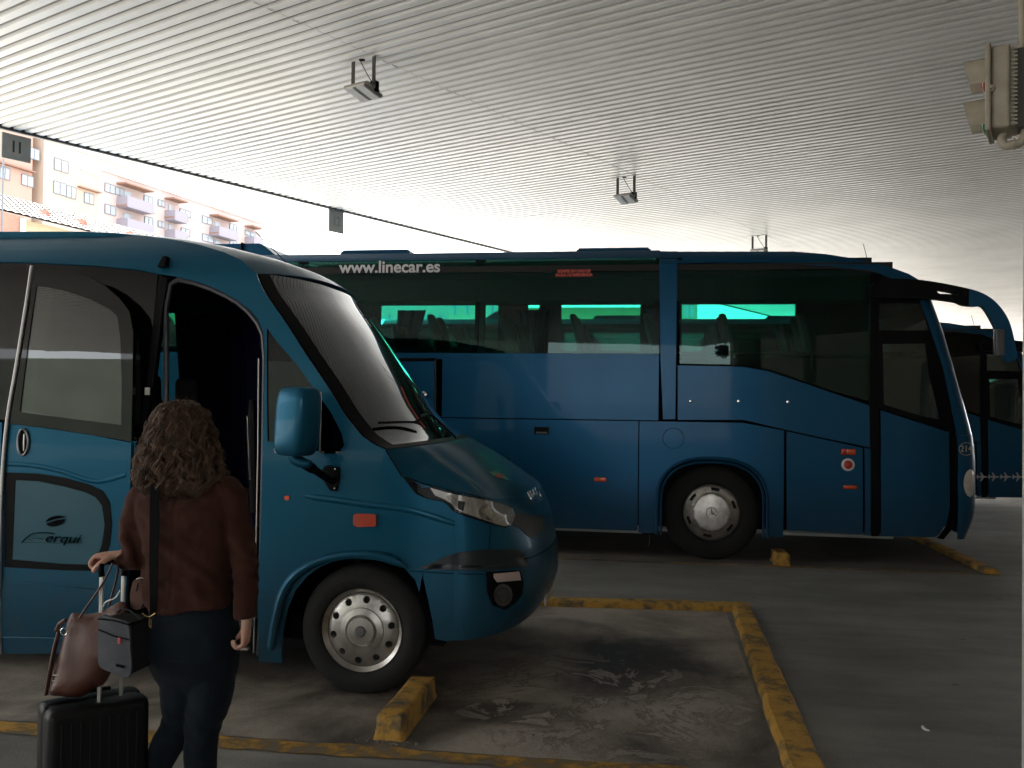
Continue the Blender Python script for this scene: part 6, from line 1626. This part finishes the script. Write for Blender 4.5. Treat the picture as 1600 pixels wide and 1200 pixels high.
# camera bag with its shoulder strap
def cambag():
    Yb = 3.20; P = lambda x, y, yy=Yb: ony(x, y, yy)
    t = thing('camera_bag', 'grey nylon camera bag with a tiny red tab hanging from a black shoulder strap', 'bag', tuple(P(178, 1060)))
    O = [(153, 966), (160, 960), (199, 972), (202, 980), (205, 1050), (200, 1060), (190, 1058), (156, 1043), (153, 1034)]
    O = rnd([(P(*q).x, P(*q).z) for q in O], .012)
    bm = fill2d(O, (), .015, .015); 
    for v in bm.verts: v.co.y = Yb+.006*noise.noise(v.co*16)-.004*math.sin(max(0, min(1, (v.co.x-P(153, 1000).x)/.12))*math.pi)
    face_dir(bm, Vector((0, -1, 0))); o = obj('bag_front', bm, GREYF, t, norm=False, angle=50); solid(o, .012, angle=60)
    # box body going back to the right
    a, b, c_, d = P(203, 976, Yb+.01), P(205, 1056, Yb+.01), ony(246, 1036, Yb+.15), ony(242, 962, Yb+.15)
    a2, b2 = P(157, 962, Yb+.01), P(157, 1042, Yb+.01); d2, c2 = ony(206, 956, Yb+.15), ony(206, 1030, Yb+.15)
    bm = NB(); v = [bm.verts.new(q) for q in (a2, a, d, d2, b2, b, c_, c2)]
    for f in ((0, 1, 2, 3), (7, 6, 5, 4), (0, 4, 5, 1), (1, 5, 6, 2), (2, 6, 7, 3), (3, 7, 4, 0)): bm.faces.new([v[i] for i in f])
    bmesh.ops.bevel(bm, geom=bm.edges[:], offset=.010, segments=3, affect='EDGES'); obj('bag_body', bm, mat('bag_dark_side', (.018, .018, .02), .8, bump=.1), t)
    # lid piping, zip, handle, tab, maker's mark
    bm = NB(); tube(bm, [P(153, 967, Yb-.004), P(176, 969, Yb-.006), P(200, 976, Yb-.004), ony(222, 970, Yb+.07), ony(240, 963, Yb+.15)], .0028, 6); tube(bm, [P(154, 984, Yb-.008), P(178, 994, Yb-.010), P(202, 1000, Yb-.006)], .0022, 6); obj('zip', bm, BLACK, t)
    bm = NB(); tube(bm, cr([ony(185, 957, Yb+.06), ony(190, 951, Yb+.06), ony(203, 954, Yb+.07), ony(214, 962, Yb+.08), ony(220, 968, Yb+.08)], 4), [(.010)]*17, 8, flat=.35); obj('top_handle', bm, GREYF, t)
    c = P(186, 1001, Yb-.012); bxo('red_tab', (c.x-.0055, c.x+.0055, c.y-.002, c.y+.002, c.z-.011, c.z+.011), mat('red_tab', (.50, .09, .09), .6), t)
    c = P(188, 1041, Yb-.012); bxo('name_tag', (c.x-.0175, c.x+.0175, c.y-.001, c.y+.002, c.z-.0045, c.z+.0045), BLACK, t, M=Matrix.Translation(c) @ Matrix.Rotation(R_(9), 4, 'Y') @ Matrix.Translation(-c))
    bm = NB(); c = P(226, 960, Yb+.09); tube(bm, cr([ony(222, 958, Yb+.08), ony(232, 964, Yb+.08), ony(243, 958, Yb+.08)], 4), .0022, 6); tube(bm, cr([ony(234, 966, Yb+.08), ony(233, 976, Yb+.08), ony(236, 981, Yb+.08), ony(236, 968, Yb+.08)], 3), .002, 6); obj('buckle', bm, mat('brass', (.5, .36, .14), .35, .9), t)
    # strap up the back over the left shoulder
    bm = NB(); L = [(231, 238), (229, 246), (229, 247), (232, 249), (234, 251), (237, 250)][:0]
    path = [(239, 962, Yb+.09, .012), (240, 930, 3.255, .016), (240, 880, 3.27, .018), (241, 820, 3.275, .019), (241, 775, 3.285, .018), (243, 748, 3.33, .017), (247, 738, 3.42, .016), (250, 742, 3.52, .016)]
    rows = []; pp = cr([ony(x, y, yy) for x, y, yy, w_ in path], 5); n = len(pp)
    for i, q in enumerate(pp):
        w_ = interp([(k/(len(path)-1), p_[3]) for k, p_ in enumerate(path)], i/(n-1)); rows.append((bm.verts.new(q-X*w_), bm.verts.new(q+X*w_)))
    for r0, r1 in zip(rows, rows[1:]): bm.faces.new((r0[0], r0[1], r1[1], r1[0]))
    face_dir(bm, Vector((0, -1, 0))); o = obj('shoulder_strap', bm, WEBB, t, norm=False); solid(o, .003)
cambag()
# ticket or phone peeping under the right hand
q = W(380, 1009, DP_-.04)
SC.cycles.use_denoising = True
